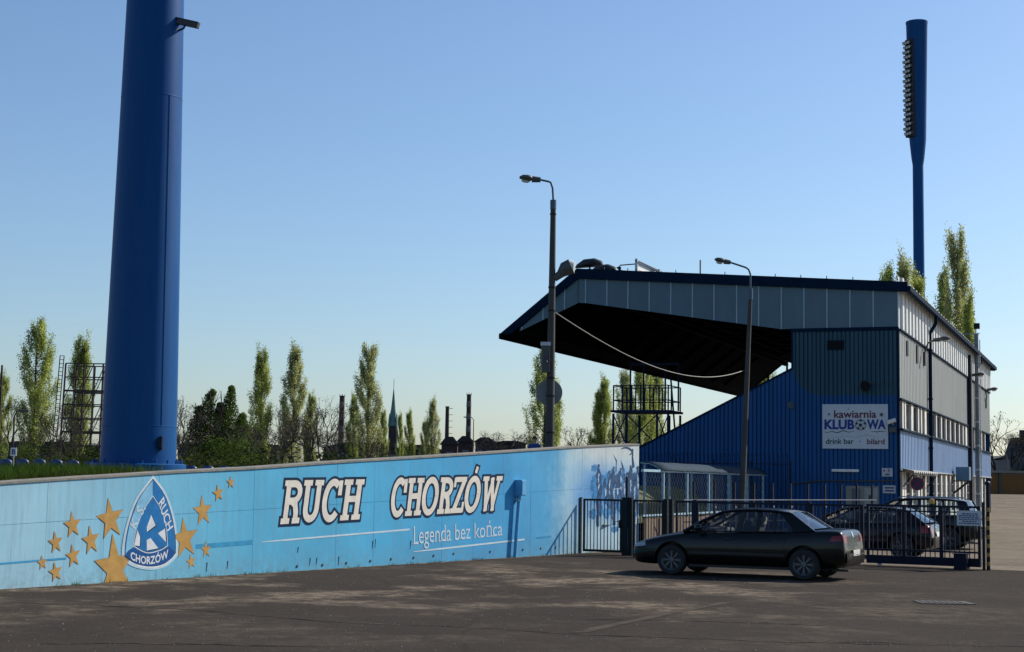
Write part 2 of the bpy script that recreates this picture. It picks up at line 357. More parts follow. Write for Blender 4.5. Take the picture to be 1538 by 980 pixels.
# ================================================================== MURAL WALL
def Wl(px, py): return WALL.hit(px, py)
TOP = [(-420, 757), (0, 725), (90, 719), (268, 708), (330, 705), (390, 702), (500, 694), (620, 687), (740, 679.5), (860, 671.5), (960, 667)]
TOPW = [Wl(*p) for p in TOP]
def wtop(s):
    for (a, za), (b_, zb) in zip(TOPW, TOPW[1:]):
        if s <= b_: return za + (zb - za) * (s - a) / (b_ - a)
    return TOPW[-1][1]
S_END = TOPW[-1][0]
def wall_mat():
    m = bpy.data.materials.new('mural_wall_paint'); m.use_nodes = True
    t = m.node_tree; b = t.nodes['Principled BSDF']; N, L = t.nodes.new, t.links.new
    tc = N('ShaderNodeTexCoord'); O = tc.outputs['Object']; sp = N('ShaderNodeSeparateXYZ'); L(O, sp.inputs[0])
    nz = N('ShaderNodeTexNoise'); nz.inputs['Scale'].default_value = 0.9; nz.inputs['Detail'].default_value = 7; nz.inputs['Roughness'].default_value = 0.65; L(O, nz.inputs['Vector'])
    jit = N('ShaderNodeMath'); jit.operation = 'MULTIPLY_ADD'; jit.inputs[1].default_value = 2.6; jit.inputs[2].default_value = -1.3; L(nz.outputs[0], jit.inputs[0])
    sx = N('ShaderNodeMath'); sx.operation = 'ADD'; L(sp.outputs[0], sx.inputs[0]); L(jit.outputs[0], sx.inputs[1])
    fr = N('ShaderNodeMapRange'); fr.inputs[1].default_value = -4; fr.inputs[2].default_value = S_END; L(sx.outputs[0], fr.inputs[0])
    cr = N('ShaderNodeValToRGB'); L(fr.outputs[0], cr.inputs[0]); e = cr.color_ramp.elements
    def pos(px): return (Wl(px, 780)[0] + 4) / (S_END + 4)
    stops = [(0.0, (0.32, 0.55, 0.66)), (pos(60), (0.32, 0.56, 0.68)), (pos(250), (0.17, 0.48, 0.66)), (pos(380), (0.10, 0.43, 0.65)), (pos(560), (0.08, 0.41, 0.66)),
             (pos(740), (0.05, 0.33, 0.62)), (pos(820), (0.08, 0.37, 0.64)), (pos(856), (0.36, 0.57, 0.68)), (pos(885), (0.40, 0.60, 0.72)), (1.0, (0.42, 0.60, 0.70))]
    e[0].position, e[0].color = stops[0][0], (*stops[0][1], 1); e[1].position, e[1].color = stops[-1][0], (*stops[-1][1], 1)
    for p, c in stops[1:-1]:
        q = e.new(p); q.color = (*c, 1)
    def mix(f, a, c, mode='MIX', fac=1.0):
        x = N('ShaderNodeMix'); x.data_type = 'RGBA'; x.blend_type = mode
        if f is None: x.inputs[0].default_value = fac
        else: L(f, x.inputs[0])
        L(a, x.inputs[6])
        if hasattr(c, 'links'): L(c, x.inputs[7])
        else: x.inputs[7].default_value = (*c, 1)
        return x.outputs[2]
    def rng(x, a, c, lo=0.0, hi=1.0):
        r = N('ShaderNodeMapRange'); r.inputs[1].default_value = a; r.inputs[2].default_value = c; r.inputs[3].default_value = lo; r.inputs[4].default_value = hi; L(x, r.inputs[0]); return r.outputs[0]
    def math_(op, a, c):
        x = N('ShaderNodeMath'); x.operation = op
        for k, q in ((0, a), (1, c)):
            if hasattr(q, 'links'): L(q, x.inputs[k])
            else: x.inputs[k].default_value = q
        return x.outputs[0]
    col = cr.outputs[0]
    # pale sprayed sky at the far end, with a deep blue cloud through its middle
    hz = math_('MULTIPLY', rng(sx.outputs[0], Wl(852, 780)[0], Wl(884, 780)[0]), math_('SUBTRACT', 1.0, rng(math_('ABSOLUTE', math_('SUBTRACT', math_('ADD', sp.outputs[2], math_('MULTIPLY', jit.outputs[0], 0.35)), 1.55), 0.0), 0.15, 1.0)))
    col = mix(math_('MULTIPLY', hz, 0.95), col, (0.045, 0.25, 0.60))
    tops = math_('MULTIPLY', rng(sx.outputs[0], Wl(845, 780)[0], Wl(890, 780)[0]), rng(sp.outputs[2], 2.1, 2.6))
    col = mix(math_('MULTIPLY', tops, 0.75), col, (0.60, 0.62, 0.58))
    # cloudy variation, vertical run marks, grime at the foot and under the coping
    col = mix(None, col, mix(rng(nz.outputs[0], 0.3, 0.7), N_rgb(t, (0.86, 0.86, 0.86)), (1.12, 1.10, 1.08)), 'MULTIPLY')
    mp = N('ShaderNodeMapping'); mp.inputs['Scale'].default_value = (5.5, 1, 0.35); L(O, mp.inputs[0])
    st = N('ShaderNodeTexNoise'); st.inputs['Scale'].default_value = 1.6; st.inputs['Detail'].default_value = 7; st.inputs['Roughness'].default_value = 0.7; L(mp.outputs[0], st.inputs['Vector'])
    col = mix(math_('MULTIPLY', rng(st.outputs[0], 0.48, 0.72), 0.42), col, (0.16, 0.26, 0.32))
    sp_n = N('ShaderNodeTexNoise'); sp_n.inputs['Scale'].default_value = 7; sp_n.inputs['Detail'].default_value = 8; sp_n.inputs['Roughness'].default_value = 0.75; L(O, sp_n.inputs['Vector'])
    foot = math_('MULTIPLY', rng(sp.outputs[2], 0.5, 0.0), rng(sp_n.outputs[0], 0.40, 0.62))
    col = mix(math_('MULTIPLY', foot, 0.55), col, (0.17, 0.22, 0.23))
    col = mix(math_('MULTIPLY', rng(sp_n.outputs[0], 0.63, 0.70), 0.5), col, (0.30, 0.42, 0.48))
    L(col, b.inputs['Base Color']); b.inputs['Roughness'].default_value = 0.8; b.inputs['Specular IOR Level'].default_value = 0.18
    bp = N('ShaderNodeBump'); bp.inputs['Strength'].default_value = 0.35; bp.inputs['Distance'].default_value = 0.01; L(sp_n.outputs[0], bp.inputs['Height']); L(bp.outputs[0], b.inputs['Normal'])
    return m
def N_rgb(t, c):
    n = t.nodes.new('ShaderNodeRGB'); n.outputs[0].default_value = (*c, 1); return n.outputs[0]
wallm = wall_mat()
wall = thing('mural_wall', 'long light blue concrete retaining wall painted with a club crest, gold stars and big slab letters', 'wall', WALL.o, WALL.a)
mb = MB(); ss = [-8 + k*(S_END + 8)/60 for k in range(61)]
core = [(s, -0.02) for s in (ss[0], ss[-1])] + [(s, wtop(s) - 0.06) for s in reversed(ss)]
core = [(min(s, S_END - 0.01), z) for s, z in core]
mb.prism(core, lambda s, z: (s, 0.012, z), lambda s, z: (s, 0.34, z)).build('core', wallm, wall)
# cast panels, each with its joint
STEP = 1.27; k = 0; s0 = -8.0
while s0 < S_END - 0.01:
    s1 = min(s0 + STEP, S_END)
    if S_END - s1 < 0.3: s1 = S_END
    g = 0.003
    zm0, zm1 = wtop(s0)*0.60, wtop(s1)*0.60
    for (a0, a1, b0, b1) in ((0.0, 0.0, zm0 - g, zm1 - g), (zm0 + g, zm1 + g, wtop(s0) - 0.035, wtop(s1) - 0.035)):
        y0 = random.uniform(-0.002, 0.002)
        mb = MB(); mb.add([(s0+g, y0, a0), (s1-g, y0, a1), (s1-g, y0, b1), (s0+g, y0, b0), (s0+g, .1, a0), (s1-g, .1, a1), (s1-g, .1, b1), (s0+g, .1, b0)],
                          [(0,1,2,3), (1,5,6,2), (5,4,7,6), (4,0,3,7), (3,2,6,7), (4,5,1,0)])
        mb.build('panel', wallm, wall)
    s0 = s1
cop = pm('coping_concrete', (0.22, 0.20, 0.17), 0.9, 0.3, 4, bump=0.3, dirt=(0.09, 0.15, 0.12), dirt_amt=0.7)
mb = MB(); mb.grid([[(min(s, S_END + .015), -0.018, wtop(s) - 0.034), (min(s, S_END + .015), -0.018, wtop(s)), (min(s, S_END + .015), 0.40, wtop(s) + 0.01), (min(s, S_END + .015), 0.40, wtop(s) - 0.05)] for s in ss], close=True)
mb.f += [(0, 1, 2, 3), tuple(len(mb.v) - 4 + j for j in (3, 2, 1, 0))]
mb.build('coping', cop, wall)

# ---------------------------------------------------------------- paint on the wall (thin films 4-9 mm proud)
def flatpaint(name, col, var=0.18):
    return pm(name, col, 0.8, var, 6, spec=.12, dirt=tuple(c*0.55 for c in col), dirt_amt=0.35, dscale=4)
P_GOLD, P_GOLDEDGE = flatpaint('gold_paint', (0.50, 0.29, 0.09)), flatpaint('gold_edge', (0.27, 0.17, 0.07))
P_CREAM, P_NAVY = flatpaint('cream_paint', (0.74, 0.69, 0.60), 0.1), flatpaint('navy_paint', (0.008, 0.026, 0.06))
P_WHITE, P_BLUE, P_DBLUE, P_LBLUE = flatpaint('crest_white', (0.66, 0.70, 0.72), 0.1), flatpaint('crest_blue', (0.02, 0.17, 0.42)), flatpaint('crest_dark_blue', (0.015, 0.09, 0.28)), flatpaint('crest_light_blue', (0.22, 0.48, 0.66))
P_PALE, P_LINE = flatpaint('pale_lettering', (0.55, 0.66, 0.72), 0.1), flatpaint('blue_line', (0.05, 0.30, 0.52))
def onwall(ox, oy, sc_):
    def fn(a, b, off):
        s, z = Wl(ox + a/sc_, oy + b/sc_); return (min(s, S_END - .004), -off, max(z, 0.004))
    return fn
def film(mb, poly, fn, off): mb.add([fn(a, b, off) for a, b in poly], [tuple(range(len(poly)))])
def tri_film(name, polys, fn, off, mat):
    mb = MB()
    for p in polys: film(mb, p, fn, off)
    return mb.build(name, mat, wall)
cr1 = onwall(0, 680, 3.2675)
def star(cx, cy, rx, ry, rot, k=0.40):
    out = []
    for i in range(10):
        r = 1.0 if i % 2 == 0 else k; a = R(rot) + math.pi*i/5
        out.append((cx + rx*r*math.sin(a), cy - ry*r*math.cos(a)))
    return out
for i, (cx, cy, rx, ry, rot) in enumerate([(540, 328, 68, 104, -9), (355, 356, 44, 66, -8), (445, 432, 44, 74, -9), (272, 442, 36, 56, -8), (358, 508, 37, 59, -10), (207, 541, 26, 37, -8),
        (272, 587, 34, 51, -12), (562, 566, 100, 166, -6), (905, 424, 66, 102, -8), (994, 288, 47, 76, -6), (1070, 200, 28, 44, -10), (1132, 147, 20, 32, -3), (1010, 477, 25, 42, -5), (937, 536, 24, 36, -12)]):
    pts = star(cx, cy, rx, ry, rot)
    if i == 7: pts = [(x, min(y, 640)) for x, y in pts]
    tri_film('star_edge', [star(cx, cy, rx*1.05, ry*1.05, rot) if i != 7 else [(x, min(y, 641)) for x, y in star(cx, cy, rx*1.03, ry*1.03, rot)]], cr1, 0.0045, P_GOLDEDGE)
    o = tri_film('painted_star', [pts], cr1, 0.006, P_GOLD)
for x0, y0, x1, y1, th in ((-40, 549, 325, 519, 9), (960, 462, 1240, 440, 22)):
    tri_film('painted_line', [[(x0, y0-th/2), (x1, y1-th/2), (x1, y1+th/2), (x0, y0+th/2)]], cr1, 0.0038, P_LINE)
cr2 = onwall(380, 660, 3.062)
for x0, y0, x1, y1, th in ((40, 473, 720, 415, 8), (737, 518, 1248, 461, 8)):
    tri_film('painted_line', [[(x0, y0-th*.2), (x0+110, y0+(y1-y0)*110/(x1-x0)-th/2), (x1, y1-th/2), (x1, y1+th/2), (x0+110, y0+(y1-y0)*110/(x1-x0)+th/2), (x0, y0+th*.2)]], cr2, 0.0042, P_PALE)
for x0, y0, x1, y1 in ((1300, 455, 1370, 447),):
    tri_film('painted_line', [[(x0, y0-4), (x1, y1-4), (x1, y1+4), (x0, y0+4)]], cr2, 0.0042, P_LINE)
# crest
cr5 = onwall(130, 690, 4.9)
def crestshape(sx, tipy, n=8):
    """pointed arch about x 470: outline scaled about the crest's middle"""
    Rt = curve_pts([(487, 130), (575, 250), (634, 420), (660, 590), (662, 700)], n, False)
    Bt = curve_pts([(662, 700), (580, 778), (470, 803), (350, 780), (270, 725)], n, False)
    Lf = curve_pts([(270, 725), (275, 620), (305, 470), (372, 290), (487, 130)], n, False)
    P = Rt[:-1] + Bt[:-1] + Lf[:-1]
    return [(478 + (x-478)*sx, tipy + (y-130)*(794-2*(tipy-130)-130)/(794-130)) for x, y in P]
tri_film('crest_glow', [crestshape(1.06, 118)], cr5, 0.0048, pm('crest_halo', (0.40, 0.60, 0.70), 0.7))
tri_film('crest_rim', [crestshape(1.0, 130)], cr5, 0.0060, P_WHITE)
tri_film('crest_keyline', [crestshape(0.965, 143)], cr5, 0.0066, P_NAVY)
tri_film('crest_field', [crestshape(0.945, 150)], cr5, 0.0072, P_BLUE)
c_ = crestshape(0.945, 150)
left = [p for p in c_ if p[0] < 484]
lp = [(484, 156), (484, 290), (400, 420), (345, 640), (290, 700)] + [(272+13, 690)] + [(293, 600), (318, 470), (380, 300), (430, 220)]
tri_film('crest_left_field', [lp], cr5, 0.0078, P_LBLUE)
tri_film('crest_band', [curve_pts([(288, 702), (345, 652), (440, 690), (545, 675), (595, 640), (648, 695), (580, 760), (470, 786), (355, 764)], 4)], cr5, 0.0081, P_DBLUE)
def arch(k, dy=0):
    Rt = curve_pts([(487, 268), (548, 370), (585, 500), (596, 640)], 6, False); Bt = curve_pts([(596, 640), (540, 673), (440, 692), (338, 640)], 6, False)
    Lf = curve_pts([(338, 640), (368, 500), (420, 370), (487, 268)], 6, False)
    return [(470 + (x-470)*k, 480 + (y-480)*k + dy) for x, y in Rt[:-1] + Bt[:-1] + Lf[:-1]]
tri_film('crest_inner_rim', [arch(1.0)], cr5, 0.0086, P_WHITE)
tri_film('crest_inner_keyline', [arch(0.965)], cr5, 0.0091, P_NAVY)
tri_film('crest_inner_field', [arch(0.945)], cr5, 0.0096, P_BLUE)
wh = [[(473, 410), (505, 488), (442, 535), (440, 500)], [(372, 520), (392, 575), (388, 640), (346, 634)], [(440, 595), (468, 580), (525, 655), (441, 672)], [(522, 545), (575, 510), (582, 612)]]
tri_film('crest_keyline_piece', [[(x+6, y+5) for x, y in p] for p in wh], cr5, 0.0101, P_NAVY)
tri_film('crest_monogram_gap', wh, cr5, 0.0106, P_WHITE)
mb = MB(); text_on(mb, 'RUCH', (527, 326), (592, 532), (563, 276), (634, 498), cr5, 0.02, 0, 0.0106); mb.build('crest_lettering', P_WHITE, wall)
mb = MB(); text_on(mb, 'K. S.', (352, 516), (432, 362), (316, 480), (385, 318), cr5, 0.015, 0, 0.0106); mb.build('crest_lettering', P_PALE, wall)
mb = MB(); text_on(mb, 'CHORZÓW', (320, 732), (600, 718), (322, 678), (598, 664), cr5, 0.025, 46, 0.0106); mb.build('crest_lettering', P_WHITE, wall)

# big slab letters: strokes as ribbons on a (x, y) cap-height grid, then laid in the wall quad
def ribbon(pts, hw, ext):
    """half-width hw, ends lengthened by ext -> list of quads"""
    P = [Vector(p) for p in pts]; n = len(P)
    d0, d1 = (P[0]-P[1]).normalized(), (P[-1]-P[-2]).normalized()
    P[0] = P[0] + d0*ext; P[-1] = P[-1] + d1*ext
    Ls, Rs = [], []
    for i in range(n):
        a = (P[i]-P[i-1]).normalized() if i else (P[1]-P[0]).normalized(); c = (P[i+1]-P[i]).normalized() if i < n-1 else a
        t = (a + c); t = t.normalized() if t.length > 1e-5 else a; nn = Vector((-t.y, t.x)); k = 1/max(0.5, nn.dot(Vector((-a.y, a.x))))
        Ls.append(P[i] + nn*hw*k); Rs.append(P[i] - nn*hw*k)
    return [(Ls[i], Ls[i+1], Rs[i+1], Rs[i]) for i in range(n-1)]
def arc(cx, cy, rx, ry, a0, a1, n=14):
    return [(cx + rx*math.cos(R(a0 + (a1-a0)*i/n)), cy + ry*math.sin(R(a0 + (a1-a0)*i/n))) for i in range(n+1)]
T, SB = 0.085, 0.065        # half stem, half slab
def slab(x, y, w_): return [((x - w_, y), (x + w_, y))]
def letter(ch, W):
    st = []                     # (points, half width)
    if ch == 'R':
        st += [([(0.16, 0.02), (0.16, 0.98)], T), ([(0.0, SB), (0.32, SB)], SB), ([(0.0, 1-SB), (0.30, 1-SB)], SB)]
        st += [([(0.16, 1-.08)] + arc(W-0.34, 0.72, 0.22, 0.20, 90, -90, 10) + [(0.16, 0.52)], 0.08), ([(W-0.38, 0.52), (W-0.25, 0.44), (W-0.19, 0.25), (W-0.18, 0.02)], T), ([(W-0.30, SB), (W-0.02, SB)], SB)]
    if ch == 'U':
        st += [([(0.16, 0.98), (0.16, 0.36)] + arc(W/2, 0.33, W/2-0.16, 0.245, 180, 360, 10) + [(W-0.16, 0.36), (W-0.16, 0.98)], T), ([(0.0, 1-SB), (0.32, 1-SB)], SB), ([(W-0.32, 1-SB), (W, 1-SB)], SB)]
    if ch == 'C':
        st += [(arc(W/2+.02, 0.5, W/2-0.09, 0.44, 52, 318, 20), T), ([(W-0.09, 0.62), (W-0.09, 0.98)], 0.07)]
    if ch == 'H':
        st += [([(0.16, 0.02), (0.16, 0.98)], T), ([(W-0.16, 0.02), (W-0.16, 0.98)], T), ([(0.16, 0.52), (W-0.16, 0.52)], 0.075)]
        st += [([(0.0, SB), (0.32, SB)], SB), ([(0.0, 1-SB), (0.32, 1-SB)], SB), ([(W-0.32, SB), (W, SB)], SB), ([(W-0.32, 1-SB), (W, 1-SB)], SB)]
    if ch in 'OÓ':
        st += [(arc(W/2, 0.5, W/2-0.09, 0.44, 0, 360, 26), T)]
        if ch == 'Ó': st += [([(W/2+.02, 1.10), (W/2+.07, 1.28)], 0.055)]
    if ch == 'Z':
        st += [([(0.04, 1-.07), (W-.02, 1-.07)], 0.07), ([(0.0, .07), (W-.04, .07)], 0.07), ([(W-.11, .93), (0.12, .07)], T), ([(0.05, 0.72), (0.05, 0.98)], 0.05), ([(W-.07, 0.02), (W-.07, 0.30)], 0.05)]
    if ch == 'W':
        st += [([(0.14, 0.96), (0.22, 0.5), (0.30, 0.0)], 0.075), ([(0.25, 0.0), (W*0.5+.03, 0.96)], 0.06), ([(W*0.5-.03, 0.96), (W-0.26, 0.0)], 0.07), ([(W-.31, 0.0), (W-.22, .5), (W-0.14, 0.96)], 0.06), ([(0.0, 1-SB), (0.28, 1-SB)], SB), ([(W-0.28, 1-SB), (W, 1-SB)], SB)]
    return st
def slab_word(chars, BL, BR, TL, TR, fn, total):
    def q(x, y):
        u, v = x/total, y
        return ((BL[0]*(1-u)+BR[0]*u)*(1-v) + (TL[0]*(1-u)+TR[0]*u)*v, (BL[1]*(1-u)+BR[1]*u)*(1-v) + (TL[1]*(1-u)+TR[1]*u)*v)
    for ch, x0, W in chars:
        fill, edge = MB(), MB(); st = letter(ch, W)
        for i, (pts, hw) in enumerate(st):
            pts = [(x0 + x, y) for x, y in pts]
            closed = pts[0] == pts[-1] or (Vector(pts[0]) - Vector(pts[-1])).length < 1e-3
            for qd in ribbon(pts, hw, 0.0 if not closed else 0.004): fill.add([fn(*q(*p), 0.0085 + i*0.0003) for p in qd], [(0, 1, 2, 3)])
            for qd in ribbon(pts, hw + 0.064, 0.064): edge.add([fn(*q(*p), 0.0045 + i*0.0003) for p in qd], [(0, 1, 2, 3)])
        o = fill.build('painted_letter', P_CREAM, wall); edge.build('letter_outline', P_NAVY, o)
z5 = onwall(410, 700, 8.907); z6 = onwall(570, 690, 6.535)
slab_word([('R', 0.0, 0.72), ('U', 0.72, 0.74), ('C', 1.46, 0.74), ('H', 2.24, 0.74)], (92, 782), (1152, 716), (166, 195), (1224, 180), z5, 2.98)
slab_word([('C', 0.0, 0.74), ('H', 0.76, 0.74), ('O', 1.48, 0.78), ('R', 2.28, 0.66), ('Z', 2.93, 0.60), ('Ó', 3.50, 0.74), ('W', 4.28, 0.90)], (88, 568), (1158, 503), (128, 190), (1208, 165), z6, 5.18)
mb = MB(); text_on(mb, 'Legenda bez końca', (334, 835), (1203, 748), (334, 662), (1203, 612), z6, 0.0, 0, 0.006); mb.build('painted_motto', P_PALE, wall)
# slab feet of the motto's letters, as brushed serifs
mb = MB()
for a, b_, wd in ((345, 834, 52), (400, 0, 0), (590, 806, 34), (640, 800, 30), (796, 778, 30), (985, 768, 44), (1060, 760, 40), (1105, 756, 34)):
    if wd: film(mb, [(a - wd*.4, b_ - 5), (a + wd*.6, b_ - 7), (a + wd*.6, b_ + 1), (a - wd*.4, b_ + 3)], z6, 0.0064)
mb.build('motto_serif', P_PALE, wall)
# smoky figures with a scythe at the far end
zf = onwall(870, 650, 4.9)
def smoky(m):
    t = m.node_tree; N, L = t.nodes.new, t.links.new; b = t.nodes['Principled BSDF']; tc = N('ShaderNodeTexCoord'); n = N('ShaderNodeTexNoise'); n.inputs['Scale'].default_value = 5.5; n.inputs['Detail'].default_value = 6; L(tc.outputs['Object'], n.inputs['Vector'])
    r = N('ShaderNodeMapRange'); r.inputs[1].default_value = .30; r.inputs[2].default_value = .50; L(n.outputs[0], r.inputs[0]); L(r.outputs[0], b.inputs['Alpha']); return m
P_SMOKE = [flatpaint('smoke_dark', (0.045, 0.095, 0.19), 0.6), flatpaint('smoke_mid', (0.06, 0.24, 0.50), 0.4), flatpaint('smoke_light', (0.34, 0.50, 0.64), 0.4)]
rs = random.Random(3)
def blob(cx, cy, rx, ry, seed, rag=0.28, n=18):
    q = random.Random(seed); return [(cx + rx*(1 + q.uniform(-rag, rag))*math.cos(2*math.pi*i/n), cy + ry*(1 + q.uniform(-rag, rag))*math.sin(2*math.pi*i/n)) for i in range(n)]
figs = MB(); pale = MB(); mid = MB()
def fig(cx, top, bot, wd, sd):
    q = random.Random(40 + sd); H_ = bot - top
    film(figs, blob(cx + 2, top + 13, 8, 13, sd, 0.15, 12), zf, 0.0080 + sd*1e-4)
    Lp, Rp = [], []
    for k in range(15):                                   # cloaked body: shoulders, waist, ragged hem running down in drips
        t = k/14; w_ = wd*(.28 + .72*math.sin(min(1, t/.18)*1.57))*(1 - .55*sstep(.35, .95, t)); sway = 6*math.sin(t*4 + sd*1.7)
        Lp.append((cx + sway - w_*(1 + q.uniform(-.35, .35)), top + 22 + (H_ - 22)*t)); Rp.append((cx + sway + w_*(1 + q.uniform(-.35, .35)), top + 22 + (H_ - 22)*t))
    for k in range(14): film(figs, [Lp[k], Rp[k], Rp[k+1], Lp[k+1]], zf, 0.0074 + sd*1e-4)
    for k in range(3):
        y = top + q.uniform(50, H_*.55); film(pale, [(cx + q.uniform(-8, 8), y), (cx + q.uniform(2, 10), y + 12), (cx + q.uniform(-4, 6), y + q.uniform(34, 70)), (cx - 4, y + 22)], zf, 0.0095 + sd*1e-4 + k*2e-5)
for i, a in enumerate([(140, 232, 690, 19), (220, 278, 560, 14), (252, 245, 680, 22), (278, 300, 560, 14), (330, 300, 540, 14), (404, 290, 620, 14), (304, 258, 520, 17), (350, 290, 600, 14), (376, 236, 700, 21), (428, 246, 600, 15), (190, 330, 520, 10)]): fig(*a, i)
for i in range(70): film(mid, blob(rs.uniform(96, 446), rs.gauss(430, 85), rs.uniform(10, 34), rs.uniform(18, 55), 60 + i, 0.35), zf, 0.0044 + i*4e-5)
scy = MB(); film(scy, curve_pts([(304, 122), (330, 106), (366, 110), (392, 134), (394, 146), (366, 122), (332, 116)], 3), zf, 0.0092)
film(scy, [(389, 118), (397, 118), (396, 180), (406, 254), (392, 262), (388, 180)], zf, 0.0093)
film(scy, [(370, 160), (392, 138), (394, 146), (374, 166)], zf, 0.0094)
for a in ([(248, 155), (276, 206), (272, 290), (268, 290), (270, 208)], [(304, 192), (326, 258), (322, 290), (318, 262)]): film(figs, a, zf, 0.0096)
scy.build('painted_scythe', flatpaint('scythe_paint', (0.04, 0.09, 0.17)), wall)
film(pale, [(318, 404), (246, 416), (246, 421), (318, 409)], zf, 0.0099)
mid.build('mural_smoke', smoky(P_SMOKE[1]), wall); figs.build('mural_figure', smoky(P_SMOKE[0]), wall); pale.build('mural_highlight', P_SMOKE[2], wall)
# weep holes with iron sleeves low in the wall, and rust/paint runs
for px, py in ((446, 853), (484, 851), (520, 848), (556, 845), (587, 842), (621, 840), (651, 837), (681, 834), (736, 831), (785, 828), (812, 826), (834, 825)):
    s, z = Wl(px, py - 2); mb = MB(); mb.tube([(s, -0.010, z), (s, 0.03, z)], 0.028, 8); mb.build('weep_hole', rubber, wall)
for px, py, ln in ((448, 822, 9), (466, 838, 12), (476, 838, 10), (509, 836, 14), (560, 812, 13), (564, 810, 14), (617, 812, 13), (311, 845, 14), (342, 843, 12), (312, 820, 8)):
    s, z = Wl(px, py); s2, z2 = Wl(px - 1, py + ln); mb = MB(); mb.add([(s-.012, -.0045, z), (s+.012, -.0045, z), (s2+.004, -.0045, z2), (s2-.006, -.0045, z2)], [(0, 1, 2, 3)]); mb.build('paint_run', P_NAVY, wall)

# dirt blown against the foot of the wall, with weeds
mb = MB(); rr0 = random.Random(5); A_, B2 = [], []
for k in range(150):
    s = -8 + (S_END + 8)*k/149; A_.append((s, -.001, .006)); B2.append((s, -(.06 + .22*rr0.random()*(.4 + .6*abs(math.sin(s*.9)))), .005))
dirt_o = mb.grid([A_, B2]).build('dirt_strip', pm('blown_dirt', (0.15, 0.12, 0.09), 1.0, .4, 6, spec=.03, dirt=(0.05, 0.042, 0.035), dirt_amt=1.0, dscale=2.2)); dirt_o.location = WALL.o; dirt_o.rotation_euler = (0, 0, WALL.a); struct(dirt_o)
# electric box on the wall with its conduit
s, z = Wl(773, 766); bx = thing('electric_box', 'light blue electric meter box with conduit fixed to the mural wall', 'electric box', WALL.w(s, 0, 0), WALL.a)
wb = pm('box_blue', (0.10, 0.36, 0.62), 0.5, 0.1, 6); zb, zt = Wl(775, 745)[1], Wl(775, 721)[1]
MB().box(-.02, .20, -.20, -.002, zb, zt).build('case', wb, bx, bevel=0.006)
MB().box(.0, .18, -.212, -.202, zb + .03, zt - .03).build('door', wb, bx)
mb = MB(); mb.tube([(0.06, -.09, zb), (0.04, -.085, zb - .2), (-.03, -.08, .6), (-.09, -.08, 0.0)], 0.045, 10); mb.build('conduit', wb, bx, smooth=True)
mb = MB(); mb.box(-.04, .10, -.12, -.002, zb - .12, zb - .09).build('clip', galv, bx)

# ================================================================== TERRACE behind the wall
grassm = pm('turf', (0.075, 0.085, 0.022), 0.95, 0.5, 5, bump=0.6, bscale=60, dirt=(0.10, 0.08, 0.045), dirt_amt=0.8, dscale=1.6)
def tz(s, y):
    e = min(wtop(s) - 0.06, 1.72)
    if s < 4: e = min(wtop(s) - 0.06 + 0.09*sstep(0.2, 1.4, y)*sstep(4.5, 1.5, s), 1.9)
    return e*(1 - sstep(16, 30, y)) if y > 16 else e
mb = MB(); mb.grid([[(s, y, tz(s, y)) for s in [-40, -25, -15, -10, -6, -3, 0, 1, 2, 3, 4, 5, 6, 7, 8, 9, 10, 12, 14, 16, 18, 20, S_END - .05]] for y in (0.33, 0.6, 1, 1.4, 2, 3, 5, 8, 12, 16, 19, 22, 26, 30)])
tr = mb.build('terrace', grassm, None, smooth=True); tr.location = WALL.o; tr.rotation_euler = (0, 0, WALL.a); struct(tr)
WALK = Frame(at(963, 704, 44.0), R(68))
mb = MB(); mb.grid([[(t, y, z*(1 - sstep(12.5, 15.2, t)) ) for t in (-2, 0, 2, 4, 6, 8, 10, 11.5, 12.5, 13.5, 14.5, 15.2)] for y, z in ((0.35, 0.70), (0.95, 0.85), (1.4, 1.12), (2.0, 1.5), (2.6, 1.70), (6, 1.74), (12, 1.72), (16, 0.0))])
tr = mb.build('embankment', grassm, None, smooth=True); tr.location = WALK.o; tr.rotation_euler = (0, 0, WALK.a); struct(tr)
# grass standing on the wall's back edge
gl = leafmat('grass_blade', (0.055, 0.10, 0.018), 0.45, 0.5); gd = leafmat('dry_grass', (0.13, 0.095, 0.045), 0.3, 0.4)
def blades(n, srange, yrange, h, seed, keep=lambda s, y, q: True):
    q = random.Random(seed); mb = MB()
    for _ in range(n):
        s = q.uniform(*srange); y = yrange[0] + (yrange[1]-yrange[0])*q.random()**1.3
        if not keep(s, y, q): continue
        z = tz(s, y) - .02; hh = h*q.uniform(.4, 1.15); a = q.uniform(0, 6.28); dx, dy = math.cos(a)*.007, math.sin(a)*.007
        lx, ly = q.uniform(-.5, .5)*hh, q.uniform(-.5, .5)*hh
        mb.add([(s-dx, y-dy, z), (s+dx, y+dy, z), (s+lx*.4+dx*.7, y+ly*.4+dy*.7, z+hh*.6), (s+lx, y+ly, z+hh), (s+lx*.4-dx*.7, y+ly*.4-dy*.7, z+hh*.6)], [(0, 1, 2, 4), (4, 2, 3)])
    return mb
for nm, n, mt, h, lab, seed in (('grass', 26000, gl, 0.22, 'green uncut grass growing along the top of the mural wall beside the mast', 5), ('dry_grass', 9000, gd, 0.13, 'dry brown grass hanging over the top edge of the mural wall', 9)):
    o = blades(n, (-8, 4.4), (0.36, 2.6 if nm == 'grass' else 1.0), h, seed, lambda s, y, q: q.random() < sstep(4.6, 2.2, s) + 0.05 and q.random() < 0.55 + 0.45*math.sin(s*3.1 + y*2)**2).build(nm, mt)
    o.location = WALL.o; o.rotation_euler = (0, 0, WALL.a); tag(o, lab, 'grass', kind='stuff')

